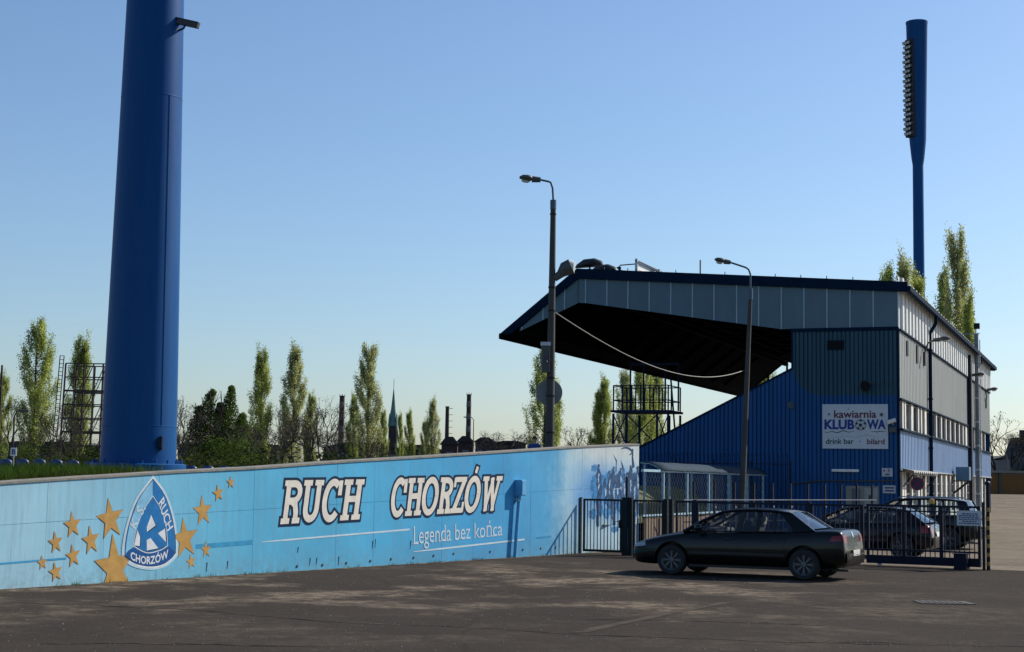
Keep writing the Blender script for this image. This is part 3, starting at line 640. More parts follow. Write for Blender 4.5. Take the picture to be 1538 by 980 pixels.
qw = random.Random(31); mb = MB()
for c_ in range(46):
    s0_ = qw.uniform(-6, S_END - .3); n_ = qw.randint(4, 16)
    for _ in range(n_):
        s = s0_ + qw.gauss(0, .07); y = -.03 - abs(qw.gauss(0, .04)); hh = qw.uniform(.02, .10); lx, ly = qw.gauss(0, .4)*hh, -abs(qw.gauss(0, .4))*hh
        mb.add([(s-.006, y, .004), (s+.006, y, .004), (s+lx, y+ly, hh)], [(0, 1, 2)])
o = mb.build('weeds', gl); o.location = WALL.o; o.rotation_euler = (0, 0, WALL.a); tag(o, 'tiny weeds sprouting along the foot of the mural wall', 'weeds', kind='stuff')

# loose grit lying on the asphalt
qg = random.Random(77); mb = MB()
for _ in range(900):
    p = ground(qg.uniform(-20, 1560), 866 + 120*qg.random()**1.5); r = qg.uniform(.005, .016)
    if WALL.loc(p)[1] > -.1: continue
    mb.add([(p.x + r*qg.uniform(.6, 1.3)*math.cos(a_), p.y + r*qg.uniform(.6, 1.3)*math.sin(a_), .004) for a_ in (0, 1.57, 3.14, 4.71)] + [(p.x, p.y, .004 + r*qg.uniform(.5, 1.1))], [(0, 1, 4), (1, 2, 4), (2, 3, 4), (3, 0, 4)])
tag(mb.build('grit', pm('grit_stone', (0.16, 0.14, 0.12), .9, .4, 30)), 'loose grit and small stones scattered over the open asphalt', 'grit', kind='stuff')
# ================================================================== FLOODLIGHT MASTS
def mast(name, label, base, head=True, rz=0.0, r0=1.0):
    m = thing(name, label, 'floodlight mast', base, rz, 'tubular floodlight masts of the stadium')
    prof = [(1.0, 0.25), (0.985, 1.2), (0.965, 2.6), (0.765, 13.0), (0.62, 21.0), (0.60, 30.0), (0.60, 33.7)]
    MB().lathe([(r*r0, z) for r, z in prof], 56).build('shaft', mastblue, m, smooth=True)
    MB().lathe([(1.26*r0, 0), (1.26*r0, 0.24), (1.22*r0, 0.27)], 48).build('base_flange', mastblue, m, smooth=True)
    for z in (1.25, 10.1, 21.0):
        r = np.interp(z, [p[1] for p in prof], [p[0] for p in prof])*r0
        MB().lathe([(r + .003, z - .02), (r + .007, z), (r + .003, z + .02)], 48).build('weld_ring', mastblue, m, smooth=True)
    for k in range(20):
        a = 2*math.pi*k/20; MB().lathe([(.03, .27), (.03, .36), (.015, .37)], 6, (1.15*r0*math.cos(a), 1.15*r0*math.sin(a), 0)).build('bolt', mastblue, m)
    if head:
        MB().lathe([(0.58*r0, 33.6), (0.66, 34.4), (0.82, 35.9), (0.86, 36.4), (1.10, 48.6), (1.14, 48.7), (1.14, 48.9), (1.0, 48.9)], 48).build('head_shell', mastblue, m, smooth=True)
        dark = pm('head_recess', (0.012, 0.014, 0.02), 0.7)
        hd = MB(); hd.box(-1.16, -0.5, -.55, .55, 36.6, 46.9); hb = hd.build('lamp_tray', dark, m)
        for i in range(20):
            for j in range(3):
                z = 36.95 + i*0.505; y = -.40 + j*.38 + (.14 if i % 2 else 0) - .05; x = -1.10 - (z - 36.6)*.004
                lm = MB(); lm.tube([(x + .05, y, z + .06), (x - .14, y, z + .02), (x - .30, y, z - .05)], [.10, .16, .19], 10); l = lm.build('floodlamp', lampgrey, m, smooth=True)
                MB().tube([(x - .30, y, z - .05), (x - .315, y, z - .054)], .17, 10).build('lens', lens_glass, l)
    return m
p = at(207, 709, 42.5)
mnear = mast('floodlight_mast', 'huge blue tubular mast rising beside the grass on the mural wall', (p.x, p.y, p.z - 0.05), r0=0.99)
MB().tube([(np.interp(z, [1.2, 2.6, 13.0], [.985, .965, .765])*.99*math.cos(R(-42)), np.interp(z, [1.2, 2.6, 13.0], [.985, .965, .765])*.99*math.sin(R(-42)), z) for z in (1.28, 2.6, 5, 7.5, 10.1)], 0.013, 8).build('cable_duct', mastblue, mnear)
mb = MB(); mb.box(.70, .78, -.78, -.66, .62, .98); mb.cbox((.74, -.80, .80), (.10, .08, .24)).build('hatch_lock', navy, mnear)
p = at(1382, 600, 165.0)
mfar = mast('floodlight_mast', 'tall blue tubular mast with a lamp-covered head standing behind the covered stand', (p.x, p.y, gz(p.x, p.y)), rz=R(26), r0=0.92); mfar.scale = (1, 1, 1.012)
# security camera on the near mast
mp_ = mnear.location
c1 = at(262, 45, mp_.y - .2)
cc = thing('security_camera', 'black bullet security camera on an arm high on the near blue mast', 'camera', c1, R(-10))
blk = pm('camera_black', (0.02, 0.022, 0.025), 0.45)
mb = MB(); mb.cbox((.42, -.1, .13), (.62, .16, .15), 0, R(14)).build('housing', blk, cc, bevel=.01)
mb = MB(); mb.cbox((.40, -.1, .215), (.70, .19, .02), 0, R(14)).build('sunshield', blk, cc)
mb = MB(); mb.tube([(-.18, 0, -.08), (.1, -.05, -.06), (.30, -.1, .0), (.34, -.1, .08)], .03, 8).build('arm', blk, cc)
mb = MB(); mb.cbox((-.12, 0, -.08), (.14, .14, .16)).build('bracket', blk, cc)
mb = MB(); mb.tube([(-.05 + .13*math.sin(a/10*6.28), -.07, -.3 + .2*math.cos(a/10*6.28)) for a in range(10)], .008, 5).build('cable_loop', cable_m, cc)

# ================================================================== FENCE AND GATES  (local x from the wall outward)
def fx(px, py=800): return FENCE.hit(px, py)[0]
HF = 1.40
def bars(parent, x0, x1, n, z0, z1, y=0.0, wd=0.018, mat=None):
    me = None
    for i in range(n):
        x = x0 + (x1 - x0)*i/max(1, n-1)
        if me is None: me = MB().box(-wd/2, wd/2, -wd/2, wd/2, z0, z1).mesh('bar', mat or blacksteel)
        o = obj('bar', me, parent); o.location = (x, y, 0)
def post(name, label, x, h, wd=.10, mat=None, y=0.0, cat='fence post'):
    t = thing(name, label, cat, FENCE.w(x, y), FENCE.a); MB().box(-wd/2, wd/2, -wd/2, wd/2, 0, h).build('shaft', mat or blacksteel, t, bevel=.004)
    MB().box(-wd/2-.008, wd/2+.008, -wd/2-.008, wd/2+.008, h, h+.012).build('cap', mat or blacksteel, t); return t
def leaf(name, label, xa, xb, n, y=0.0, mat=None, z0=.06, z1=HF, cat='gate'):
    mat = mat or blacksteel
    t = thing(name, label, cat, FENCE.w(xa, y), FENCE.a); L = xb - xa
    for nm, b_ in (('stile', (0, .05, -.02, .02, z0, z1)), ('stile', (L-.05, L, -.02, .02, z0, z1)), ('top_rail', (.05, L-.05, -.02, .02, z1-.05, z1)), ('bottom_rail', (.05, L-.05, -.02, .02, z0, z0+.06))):
        MB().box(*b_).build(nm, mat, t)
    bars(t, .05 + .045 + .02, L - .05 - .065, n, z0+.05, z1-.04, mat=mat); return t
xa = fx(869); xg0, xg1 = fx(876), fx(934)
post('gate_post', 'black square gate post standing against the mural wall', .02, 1.42, .09)
g1 = leaf('pedestrian_gate', 'closed black barred gate beside the mural wall', xg0, xg1, 10)
mb = MB(); mb.cbox((xg1-xg0-.03, -.05, .78), (.05, .06, .2)).build('lock_case', blacksteel, g1)
mb = MB(); mb.tube([(xg1-xg0-.03, -.07, .84), (xg1-xg0-.15, -.08, .84)], .01, 6).build('handle', galv, g1)
post('gate_post', 'tall thin blue pole between the two black gate posts', fx(943), 1.95, .05, navy, -.07)
post('gate_post', 'thick black gate post on which the pedestrian gate closes', fx(938), 1.44, .11)
post('gate_post', 'thick black gate post beside the tall thin blue pole', fx(947), 1.44, .10)
leaf('pedestrian_gate', 'black barred gate leaf in front of the timber boards and the mesh walkway', fx(951), fx(997), 9)
post('gate_post', 'pair post of black steel where the barred gate leaf is hinged', fx(1000), 1.42, .10)
post('gate_post', 'pair post of black steel where the long fence begins', fx(1008), 1.42, .10)
def panel(label, xa, xb, n, z1=HF, mat=None, mid=None):
    t = leaf('barred_fence', label, xa, xb, n, mat=mat or navy, z1=z1, cat='fence')
    if mid: MB().box(.05, xb-xa-.05, -.018, .018, mid-.02, mid+.02).build('middle_rail', mat or navy, t)
    return t
xs = [fx(1013), fx(1044), fx(1130), fx(1216), fx(1300)]
for i, lab in enumerate(('narrow barred fence panel next to the paired black posts', 'barred fence panel behind the bonnet of the green saloon', 'barred fence panel behind the doors of the green saloon', 'barred fence panel behind the boot of the green saloon')):
    panel(lab, xs[i] + .04, xs[i+1] - .04, max(4, int((xs[i+1]-xs[i]-.2)/.115)))
    if i: post('fence_post', ('navy fence post behind the windscreen of the green saloon', 'navy fence post behind the rear seat of the green saloon', 'navy fence post behind the rear window of the green saloon')[i-1], xs[i], 1.42, .07, navy)
# sliding gate
sx0, sx1 = fx(1302), fx(1473); zt = 1.42
sg = thing('sliding_gate', 'long navy sliding gate with a deep bottom beam in front of the parked cars', 'gate', FENCE.w(sx0, 0), FENCE.a); L = sx1 - sx0
for nm, b_ in (('stile', (0, .06, -.03, .03, .24, zt)), ('stile', (L-.06, L, -.03, .03, .24, zt)), ('top_rail', (.06, L-.06, -.025, .025, zt-.05, zt)), ('middle_rail', (.06, L-.06, -.02, .02, zt-.16, zt-.13)), ('bottom_beam', (0, L, -.05, .05, .06, .25)), ('lower_rail', (.06, L-.06, -.02, .02, .36, .40))):
    MB().box(*b_).build(nm, navy, sg)
for k in range(1, 3):
    x = L*k/3; MB().box(x-.03, x+.03, -.024, .024, .25, zt-.05).build('stile', navy, sg)
bars(sg, .14, L-.14, int((L-.28)/.105), .24, zt-.05, mat=navy, wd=.02)
for i in range(2): MB().tube([(.3 + i*(L-.6), -.02, .05), (.3 + i*(L-.6), .02, .05)], .05, 12).build('roller', galv, sg)
# gate furniture
x = fx(1400); bl = thing('warning_beacon', 'small amber warning beacon on the top of the sliding gate', 'beacon', FENCE.w(x, 0, zt), FENCE.a)
MB().lathe([(.05, 0), (.05, .03), (.04, .03)], 12).build('base', blacksteel, bl)
MB().lathe([(.055, .03), (.06, .10), (.05, .14), (.02, .15)], 12).build('lens', pm('amber_lens', (0.55, 0.30, 0.03), 0.2), bl, smooth=True)
bxm = thing('gate_motor', 'dark box of the gate motor at the foot of the sliding gate', 'gate motor', FENCE.w(fx(1446), -.16, 0), FENCE.a)
MB().box(-.14, .14, -.12, .09, 0.0, .34).build('case', navy, bxm, bevel=.01); MB().box(-.16, .16, -.14, .10, .34, .36).build('lid', navy, bxm)
sgn = thing('notice_board', 'white notice board with lines of small print wired to the sliding gate', 'sign', FENCE.w(fx(1438), -.04, 0), FENCE.a)
(xa, za), (xb, zb) = FENCE.hit(1438, 767, -.04), FENCE.hit(1475, 790.5, -.04); ww = xb - xa
MB().box(0, ww, -.006, .006, zb, za).build('board', pm('notice_white', (0.55, 0.56, 0.56), 0.5), sgn)
ink = pm('ink_blue', (0.05, 0.06, 0.16), 0.6); rr = random.Random(2)
for i in range(6):
    mb = MB(); z = za - .06 - i*(za-zb-.08)/6; x = .05 if i not in (0, 4) else .12; zz = .026
    while x < ww - (.06 if i not in (0, 4) else .12):
        l = rr.uniform(.03, .08); mb.add([(x, -.0085, z - zz), (min(x+l, ww-.04), -.0085, z - zz), (min(x+l, ww-.04), -.0085, z), (x, -.0085, z)], [(0, 1, 2, 3)]); x += l + .015
    mb.build('print_line', ink, sgn)
xs_ = fx(1484); st = thing('striped_post', 'tall yellow and black striped gate post at the end of the sliding gate', 'post', FENCE.w(xs_, 0), FENCE.a)
hh = FENCE.hit(1484, 729)[1]
MB().tube([(0, 0, 0), (0, 0, hh)], .042, 14).build('shaft', blacksteel, st, smooth=True)
yel = pm('marking_yellow', (0.33, 0.22, 0.03), 0.5, 0.3, 10)
for i in range(7): MB().lathe([(.045, .10 + i*.2), (.045, .19 + i*.2)], 14).build('stripe', yel, st)
MB().lathe([(.065, hh), (.065, hh+.06), (.03, hh+.09)], 12).build('cap', navy, st)
ep = post('gate_post', 'navy receiving post of the sliding gate beside the striped post', fx(1477.5), 1.5, .06, navy)

# ================================================================== MESH WALKWAY behind the wall's end
lbl = pm('pale_blue_steel', (0.28, 0.42, 0.50), 0.5, 0.15, 6); 
wk = thing('covered_walkway', 'covered walkway of pale blue posts, wire mesh and a curved dark roof', 'walkway', WALK.o, WALK.a)
tops = [WALK.hit(px, py) for px, py in ((996, 705.5), (1032, 708.3), (1065, 710.6), (1095, 713), (1122, 714.6), (1146, 716.4))]
txs = [t[0] for t in tops]; d_ = (txs[-1]-txs[0])/5; txs = [txs[0] + d_*i for i in range(6)]; ztop = 2.17
x_st = 0.12
for x in txs: MB().box(x-.035, x+.035, -.035, .035, 0, ztop-.04).build('post', lbl, wk)
MB().box(x_st, txs[-1]+.3, -.04, .04, ztop-.04, ztop+.03).build('top_rail', lbl, wk)
MB().box(x_st, txs[-1]+.1, -.02, .02, .90, .95).build('lower_rail', lbl, wk)
mb = MB(); xr0, xr1 = txs[0] - .35, txs[-1] + .35
prof = [(-.10, ztop+.02), (.10, ztop+.16), (.30, ztop+.24), (.58, ztop+.26)]
mb.grid([[(xr0 + (xr1-xr0)*i/12, y, z + (0.012 if i % 2 else 0)) for i in range(13)] for y, z in prof])
rf = mb.build('roof_sheet', pm('dark_sheet', (0.040, 0.062, 0.085), 0.9, 0.2, 4, spec=.1), wk, smooth=True); so = rf.modifiers.new('s', 'SOLIDIFY'); so.thickness = .02
for i in range(7):
    x = xr0 + .02 + (xr1-xr0-.04)*i/6; MB().tube([(x, y, z - .04) for y, z in prof], .018, 6).build('hoop', lbl, wk)
for x in txs[::1]: MB().box(x-.03, x+.03, .52, .58, 0, ztop+.2).build('rear_post', lbl, wk)
# woven mesh: crossing wires per bay
wire = pm('mesh_wire', (0.07, 0.10, 0.13), 0.6, 0.1, 6); edges = [x_st] + txs
for a, b_ in zip(edges, edges[1:]):
    mb = MB(); z0_, z1_ = .95, ztop - .04; H = z1_ - z0_; sp = .27; k = -int(H/sp) - 2
    while a + k*sp*1 < b_:
        for sgnn in (1, -1):
            x0 = a + k*sp; pts = []
            s0_, s1_ = (x0, x0 + H*1.1)
            if sgnn < 0: s0_, s1_ = s1_, s0_
            # clip to the bay
            def cl(xq): return z0_ + (xq - s0_)/(s1_ - s0_)*H
            lo, hi = max(a+.03, min(s0_, s1_)), min(b_-.03, max(s0_, s1_))
            if hi > lo: mb.bar((lo, 0.004*sgnn, cl(lo)), (hi, 0.004*sgnn, cl(hi)), .007)
        k += 1
    mb.build('mesh_panel', wire, wk)
plank_m = [pm('timber_board_%d' % i, c, 0.8, 0.3, 3, dirt=(0.08, 0.06, 0.045), dirt_amt=0.6, stretch=(1, 1, .2)) for i, c in enumerate(((0.13, 0.085, 0.055), (0.16, 0.11, 0.075), (0.11, 0.075, 0.05)))]
x = x_st
while x < txs[-1]:
    MB().box(x, x + .19, -.075, -.045, 0.02, .83 + rr.uniform(-.012, .012)).build('board', rr.choice(plank_m), wk); x += .20
MB().box(x_st, txs[-1], -.085, .0, .86, .90).build('kick_rail', blacksteel, wk)

# barrier of blue posts with a white handrail, leading to the door in the stand
p0, p1 = at(1042, 751, 46.0), at(1310, 749.5, 54.5)
BAR = Frame(p0, math.atan2(p1.y-p0.y, p1.x-p0.x)); LB = (Vector((p1.x, p1.y, 0)) - BAR.o).length
bt = thing('queue_barrier', 'row of tall thin blue posts with a white handrail before the blue stand', 'barrier', BAR.o, BAR.a)
zr = 1.36; wr = pm('rail_white', (0.24, 0.26, 0.30), 0.6, spec=.2)
n = 11
for i in range(n):
    x = LB*i/(n-1); h = 1.86
    MB().box(x-.03, x+.03, -.03, .03, 0, h).build('post', navy, bt); MB().box(x-.035, x+.035, -.035, .035, h, h+.015).build('cap', navy, bt)
    MB().box(x-.02, x+.02, -.055, -.031, zr-.24, zr-.18).build('clamp', galv, bt)
MB().box(-.6, LB+.2, -.065, -.035, zr-.012, zr+.014).build('handrail', wr, bt); MB().box(-.6, LB+.2, -.06, -.032, .72, .75).build('lower_rail', navy, bt)
# low fence with hooked tops against the stand's flank
p0, p1 = STAND.loc(at(985, 690, 50))[0], STAND.loc(at(1187, 690, 50))[0]
HK = STAND.hit(1187, 690, -.9)[0]; x0h = STAND.hit(960, 690, -.9)[0]
hk = thing('hooked_fence', 'dark mesh fence with hooked tops along the foot of the raked blue flank', 'fence', STAND.w(x0h, -.9), STAND.a)
Lh = HK - x0h; zh = STAND.hit(1187, 692, -.9)[1]
for i in range(5): x = Lh*i/4; MB().box(x-.03, x+.03, -.03, .03, 0, zh).build('post', navy, hk)
for z in (.3, 1.2, zh-.15): MB().box(0, Lh, -.035, -.031, z, z+.03).build('rail', navy, hk)
me = MB().tube([(0, -.04, .05), (0, -.04, zh), (0, -.10, zh+.16), (.0, -.22, zh+.24), (.0, -.28, zh+.16)], .009, 4).mesh('hooked_bar', navy)
for i in range(int(Lh/.16)): o = obj('hooked_bar', me, hk); o.location = (.1 + i*.16, 0, 0)

# ================================================================== LAMP POSTS
def lamp_head(parent, tip, root, r=.14):
    tip, root = Vector(tip), Vector(root); d = (tip - root)
    a = root + d*.0; b_ = root + d*.42
    mb = MB(); mb.tube([a, b_], [.07, .09], 10).build('gear_box', lampgrey, parent, smooth=True)
    hd = MB(); q = [root + d*t for t in (.40, .5, .65, .85, .97, 1.0)]
    hd.tube([p + Vector((0, 0, z)) for p, z in zip(q, (.0, .02, .03, .03, .01, -.02))], [.06, r*.8, r*.9, r*.8, r*.5, .02], 12); hd.v = [(x, y*1.25, root.z + d.z*((x-root.x)/d.x if abs(d.x) > .01 else .5) + (z - root.z - d.z*((x-root.x)/d.x if abs(d.x) > .01 else .5))*.72) for x, y, z in hd.v]; hd.build('hood', lampgrey, parent, smooth=True)
    gl_ = MB(); gl_.tube([root + d*t + Vector((0, 0, -r*.30)) for t in (.50, .62, .80, .92)], [.03, r*.52, r*.50, .04], 10).build('lens', lens_glass, parent, smooth=True)
polem = pm('weathered_pole', (0.055, 0.055, 0.052), 0.8, 0.2, 4, bump=.2, dirt=(0.03, 0.03, 0.03), dirt_amt=.6)
steelblue = pm('steel_blue', (0.05, 0.10, 0.14), 0.5)
D1 = 43.0
b0 = at(825, 690, D1); lp = thing('lamp_post', 'tall concrete lamp post with a round sign and a box behind the mural wall', 'lamp post', (b0.x, b0.y, 1.25))
tp = at(831, 308, D1) - lp.location; tq = at(831.5, 318, D1) - lp.location
MB().tube([(0, 0, 0), (tp.x, 0, tp.z)], [.135, .075], 14).build('pole', polem, lp, smooth=True)
tk = tp + Vector((0, 0, .02)); MB().tube([(tp.x, 0, tp.z-.12), (tp.x, 0, tp.z+.13)], .085, 12).build('sleeve', steelblue, lp)
e1, e2, e3 = [at(px, py, D1) - lp.location for px, py in ((830, 283), (824, 273), (812, 270.5))]
MB().tube([(tp.x, 0, tp.z+.1), (e1.x, 0, e1.z), (e2.x+.06, 0, e2.z-.03), (e2.x, 0, e2.z), (e3.x, 0, e3.z)], .028, 8).build('arm', steelblue, lp, smooth=True)
h0 = at(781, 268, D1) - lp.location; lamp_head(lp, (h0.x, 0, h0.z), (e3.x, 0, e3.z))
for py in (322, 432, 467, 568, 595, 650):
    z = (at(828, py, D1) - lp.location).z; xx = tp.x*z/tp.z; r_ = .135 - .06*z/tp.z
    MB().lathe([(r_+.012, -.02), (r_+.012, .02)], 12, (xx, 0, z)).build('clamp_band', blacksteel, lp)
fl = thing('floodlight', 'single round floodlight on a stub arm of the lamp post behind the mural wall', 'floodlight', at(836, 418, D1))
q1 = at(850, 404, D1) - fl.location; 
MB().tube([(-.06, 0, -.02), (q1.x*.5, 0, q1.z*.5)], [.09, .12], 10).build('gear_box', lampgrey, fl, smooth=True)
MB().tube([(q1.x*.45, 0, q1.z*.45), (q1.x*.9, -.02, q1.z*.95), (q1.x*1.6, -.05, q1.z*1.25)], [.12, .20, .21], 14).build('housing', lampgrey, fl, smooth=True)
MB().tube([(q1.x*1.55, -.05, q1.z*1.2), (q1.x*1.9, -.07, q1.z*1.18)], [.20, .14], 14).build('lens', lens_glass, fl, smooth=True)
rsn = thing('round_sign', 'back of a round grey road sign strapped to the concrete lamp post', 'sign', at(825, 590, D1 + .18))
mb = MB(); mb.tube([(0, 0, 0), (0, .015, 0)], .355, 40).build('disc', pm('sign_back', (0.16, 0.18, 0.19), 0.5, 0.1, 3), rsn)
mb = MB(); mb.bar((0, -.005, .12), (0, -.06, .12), .2, .03).build('bracket', galv, rsn)
jb = thing('junction_box', 'tall grey junction box bolted to the lamp post above its round sign', 'electric box', at(819, 540, D1 - .12))
MB().box(-.10, .12, -.1, .06, -.36, .36).build('case', lampgrey, jb, bevel=.01); MB().box(-.13, .14, -.13, .06, .36, .46).build('hood', galv, jb)
MB().box(-.02, .08, -.115, -.101, -.25, .22).build('door', pm('box_dark', (.05, .055, .06), .5), jb)
mb = MB(); mb.tube([(.1, -.12, .1), (.0, -.14, 0), (.08, -.14, -.12), (.16, -.1, .0)], .012, 6).build('cable_tail', cable_m, jb)
# second lamp post, leaning, in front of the stand
D2 = 53.0
g2 = at(1112, 800, D2); l2 = thing('lamp_post', 'slightly leaning slim lamp post in front of the blue stand', 'lamp post', (g2.x, g2.y, 0))
t2 = at(1127, 447, D2) - l2.location; gx = at(1113.5, 720, D2).x - l2.location.x
MB().tube([(0, 0, 0), (t2.x, 0, t2.z)], [.115, .065], 14).build('pole', polem, l2, smooth=True)
MB().tube([(t2.x, 0, t2.z-.08), (t2.x, 0, t2.z+.3)], .085, 12).build('sleeve', steelblue, l2)
e1, e2, e3 = [at(px, py, D2) - l2.location for px, py in ((1127, 412), (1120, 402), (1097, 394.5))]
MB().tube([(t2.x, 0, t2.z+.25), (e1.x, 0, e1.z), (e2.x+.1, 0, e2.z-.07), (e2.x, 0, e2.z), (e3.x, 0, e3.z)], .032, 8).build('arm', steelblue, l2, smooth=True)
h0 = at(1074, 391, D2) - l2.location; lamp_head(l2, (h0.x, 0, h0.z), (e3.x, 0, e3.z))
# overhead cable
a, b_ = at(834, 470, D1), at(1119, 556, D2); sag = MB(); pts = []
for i in range(25):
    t = i/24; p = a.lerp(b_, t); p.z -= 4*t*(1-t)*.74*(1 + .45*(t-.5)); pts.append(p)
tag(sag.tube(pts, .016, 6).build('overhead_cable', pm('cable_sheath', (0.07, 0.065, 0.06), 0.6)), 'sagging overhead cable strung between the two lamp posts', 'cable')
# ================================================================== THE STAND  (local x along the gable to the right, y along the street side, z up; corner at 0,0)
sd = thing('covered_stand', 'blue corrugated football stand with a cantilever roof and lit street side with window bands', 'building', STAND.o, STAND.a)
SL = 41.0
G = lambda px, py: STAND.hit(px, py)
def corr(mb, xs_top, pitch, depth, x0, x1, zb, zt, axis='x', sgn=1):
    """trapezoid sheet between x0 and x1; zb, zt functions of the running coordinate; sgn: outward direction on the other axis"""
    prof = [(0.0, 0), (0.42, 0), (0.5, 1), (0.92, 1)] if axis == 'y' else [(0.0, 1), (0.66, 1), (0.72, 0), (0.94, 0)]
    cs = []; k = 0
    while x0 + k*pitch < x1:
        for f, d in prof:
            x = x0 + (k + f)*pitch
            if x < x1: cs.append((x, d*depth*sgn))
        k += 1
    cs.append((x1, cs[-1][1]))
    if axis == 'x': rows = [[(x, d, zb(x)) for x, d in cs], [(x, d, zt(x)) for x, d in cs]]
    else: rows = [[(d, x, zb(x)) for x, d in cs], [(d, x, zt(x)) for x, d in cs]]
    mb.grid(rows); return mb
# key heights from the photograph
zE0 = G(1349, 425)[1]; xP, zP = G(868, 405.5); xT, zT = G(755, 503)
xPb, zPb = G(871, 454.5); xS, zS = G(1190, 497); xTb, zTb = G(781, 498)
zRail = G(1350, 494)[1]
def rake(x):                                       # top of the raked flank
    (xa, za), (xb, zb) = G(1190, 555), G(963, 672)
    return za + (zb - za)*(x - xa)/(xb - xa)
xEndR = G(900, 690)[0] - 1.5
# gable cladding material: blue paint below, older grey-green sheet above a sprayed edge
def clad(name, blue, grey, mode):
    m = bpy.data.materials.new(name); m.use_nodes = True; t = m.node_tree; b = t.nodes['Principled BSDF']; N, L = t.nodes.new, t.links.new
    tc = N('ShaderNodeTexCoord'); O = tc.outputs['Object']; sp = N('ShaderNodeSeparateXYZ'); L(O, sp.inputs[0])
    def mt(op, a, c):
        x = N('ShaderNodeMath'); x.operation = op
        for k, q in ((0, a), (1, c)):
            if hasattr(q, 'links'): L(q, x.inputs[k])
            else: x.inputs[k].default_value = q
        return x.outputs[0]
    def rng(x, a, c, lo=0.0, hi=1.0):
        r = N('ShaderNodeMapRange'); r.inputs[1].default_value = a; r.inputs[2].default_value = c; r.inputs[3].default_value = lo; r.inputs[4].default_value = hi; L(x, r.inputs[0]); return r.outputs[0]
    nz = N('ShaderNodeTexNoise'); nz.inputs['Scale'].default_value = 0.8; nz.inputs['Detail'].default_value = 7; L(O, nz.inputs['Vector'])
    mp = N('ShaderNodeMapping'); mp.inputs['Scale'].default_value = (3, 3, 0.18); L(O, mp.inputs[0])
    st = N('ShaderNodeTexNoise'); st.inputs['Scale'].default_value = 1.3; st.inputs['Detail'].default_value = 8; st.inputs['Roughness'].default_value = 0.7; L(mp.outputs[0], st.inputs['Vector'])
    x = N('ShaderNodeMix'); x.data_type = 'RGBA'; x.inputs[6].default_value = (*blue, 1); x.inputs[7].default_value = (*grey, 1)
    if mode == 'gable':
        zc = G(1300, 594)[1]; xc = G(1240, 560)[0]
        # distance to a rounded corner: grey where z is above the line AND x right of the curve
        dx = mt('MAXIMUM', mt('SUBTRACT', xc, sp.outputs[0]), 0.0); dz = mt('MAXIMUM', mt('SUBTRACT', zc + 1.0, sp.outputs[2]), 0.0)
        r = mt('SQRT', mt('ADD', mt('MULTIPLY', mt('MULTIPLY', dx, 0.85), mt('MULTIPLY', dx, 0.85)), mt('MULTIPLY', dz, dz)), 0.0)
        L(rng(mt('ADD', r, mt('MULTIPLY', nz.outputs[0], 0.12)), 1.04, 1.10, 1.0, 0.0), x.inputs[0])
    else: x.inputs[0].default_value = 0.0
    y = N('ShaderNodeMix'); y.data_type = 'RGBA'; y.blend_type = 'MULTIPLY'; y.inputs[0].default_value = 1.0; L(x.outputs[2], y.inputs[6])
    cmb = N('ShaderNodeCombineColor'); v = rng(st.outputs[0], 0.3, 0.72, 0.72, 1.15)
    for k in range(3): L(v, cmb.inputs[k])
    L(cmb.outputs[0], y.inputs[7])
    z = N('ShaderNodeMix'); z.data_type = 'RGBA'; L(mt('MULTIPLY', rng(st.outputs[0], 0.56, 0.75), 0.45 if mode != 'gable' else 0.2), z.inputs[0]); L(y.outputs[2], z.inputs[6])
    z.inputs[7].default_value = (0.13, 0.115, 0.09, 1) if mode != 'gable' else (0.01, 0.02, 0.04, 1)
    L(z.outputs[2], b.inputs['Base Color']); b.inputs['Roughness'].default_value = 0.55; b.inputs['Specular IOR Level'].default_value = 0.3; return m
m_gable = clad('gable_sheet', (0.001, 0.074, 0.235), (0.022, 0.078, 0.115), 'gable')
m_white = clad('white_sheet', (0.70, 0.71, 0.68), (0, 0, 0), 'f'); m_grey = clad('grey_sheet', (0.30, 0.315, 0.30), (0, 0, 0), 'f'); m_lblue = clad('light_blue_sheet', (0.24, 0.36, 0.56), (0, 0, 0), 'f')
m_trim = pm('blue_trim', (0.003, 0.016, 0.038), 0.8, 0.15, 3, spec=.06)
m_panel = pm('fascia_panel', (0.08, 0.15, 0.19), 0.55, 0.12, 1.5, dirt=(0.08, 0.11, 0.13), dirt_amt=.5, stretch=(1, 1, .3)); m_batten = pm('batten', (0.30, 0.40, 0.46), 0.5)
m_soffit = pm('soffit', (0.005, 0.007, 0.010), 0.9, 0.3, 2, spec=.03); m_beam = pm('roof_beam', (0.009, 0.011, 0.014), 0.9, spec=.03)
# gable sheet (set back 5 cm from the panels' plane)
def ztop_gable(x): return zRail if x >= xS + .02 else min(rake(x), zRail)
mb = MB(); corr(mb, None,   .152, -.055, xEndR, xS, lambda x: 0.0, lambda x: max(0.3, rake(x)), 'x', 1)
mb.build('raked_cladding', m_gable, sd)
mb = MB(); corr(mb, None,   .152, -.055, xS, -.02, lambda x: 0.0, lambda x: zRail, 'x', 1); mb.build('gable_cladding', m_gable, sd)
MB().box(xS - .05, 0.0, -.08, -.056, zRail - .06, zRail + .07).build('cladding_rail', m_trim, sd)
mb = MB(); mb.bar((xS, -.05, rake(xS) + .02), (xEndR, -.05, max(.3, rake(xEndR)) + .02), .06, .07); mb.build('raked_capping', m_trim, sd)
MB().box(xS - .03, xS + .03, -.075, .05, rake(xS), zS).build('corner_trim', m_trim, sd)
MB().box(-.05, .03, -.075, .02, 0, zRail + .05).build('corner_trim', m_trim, sd)
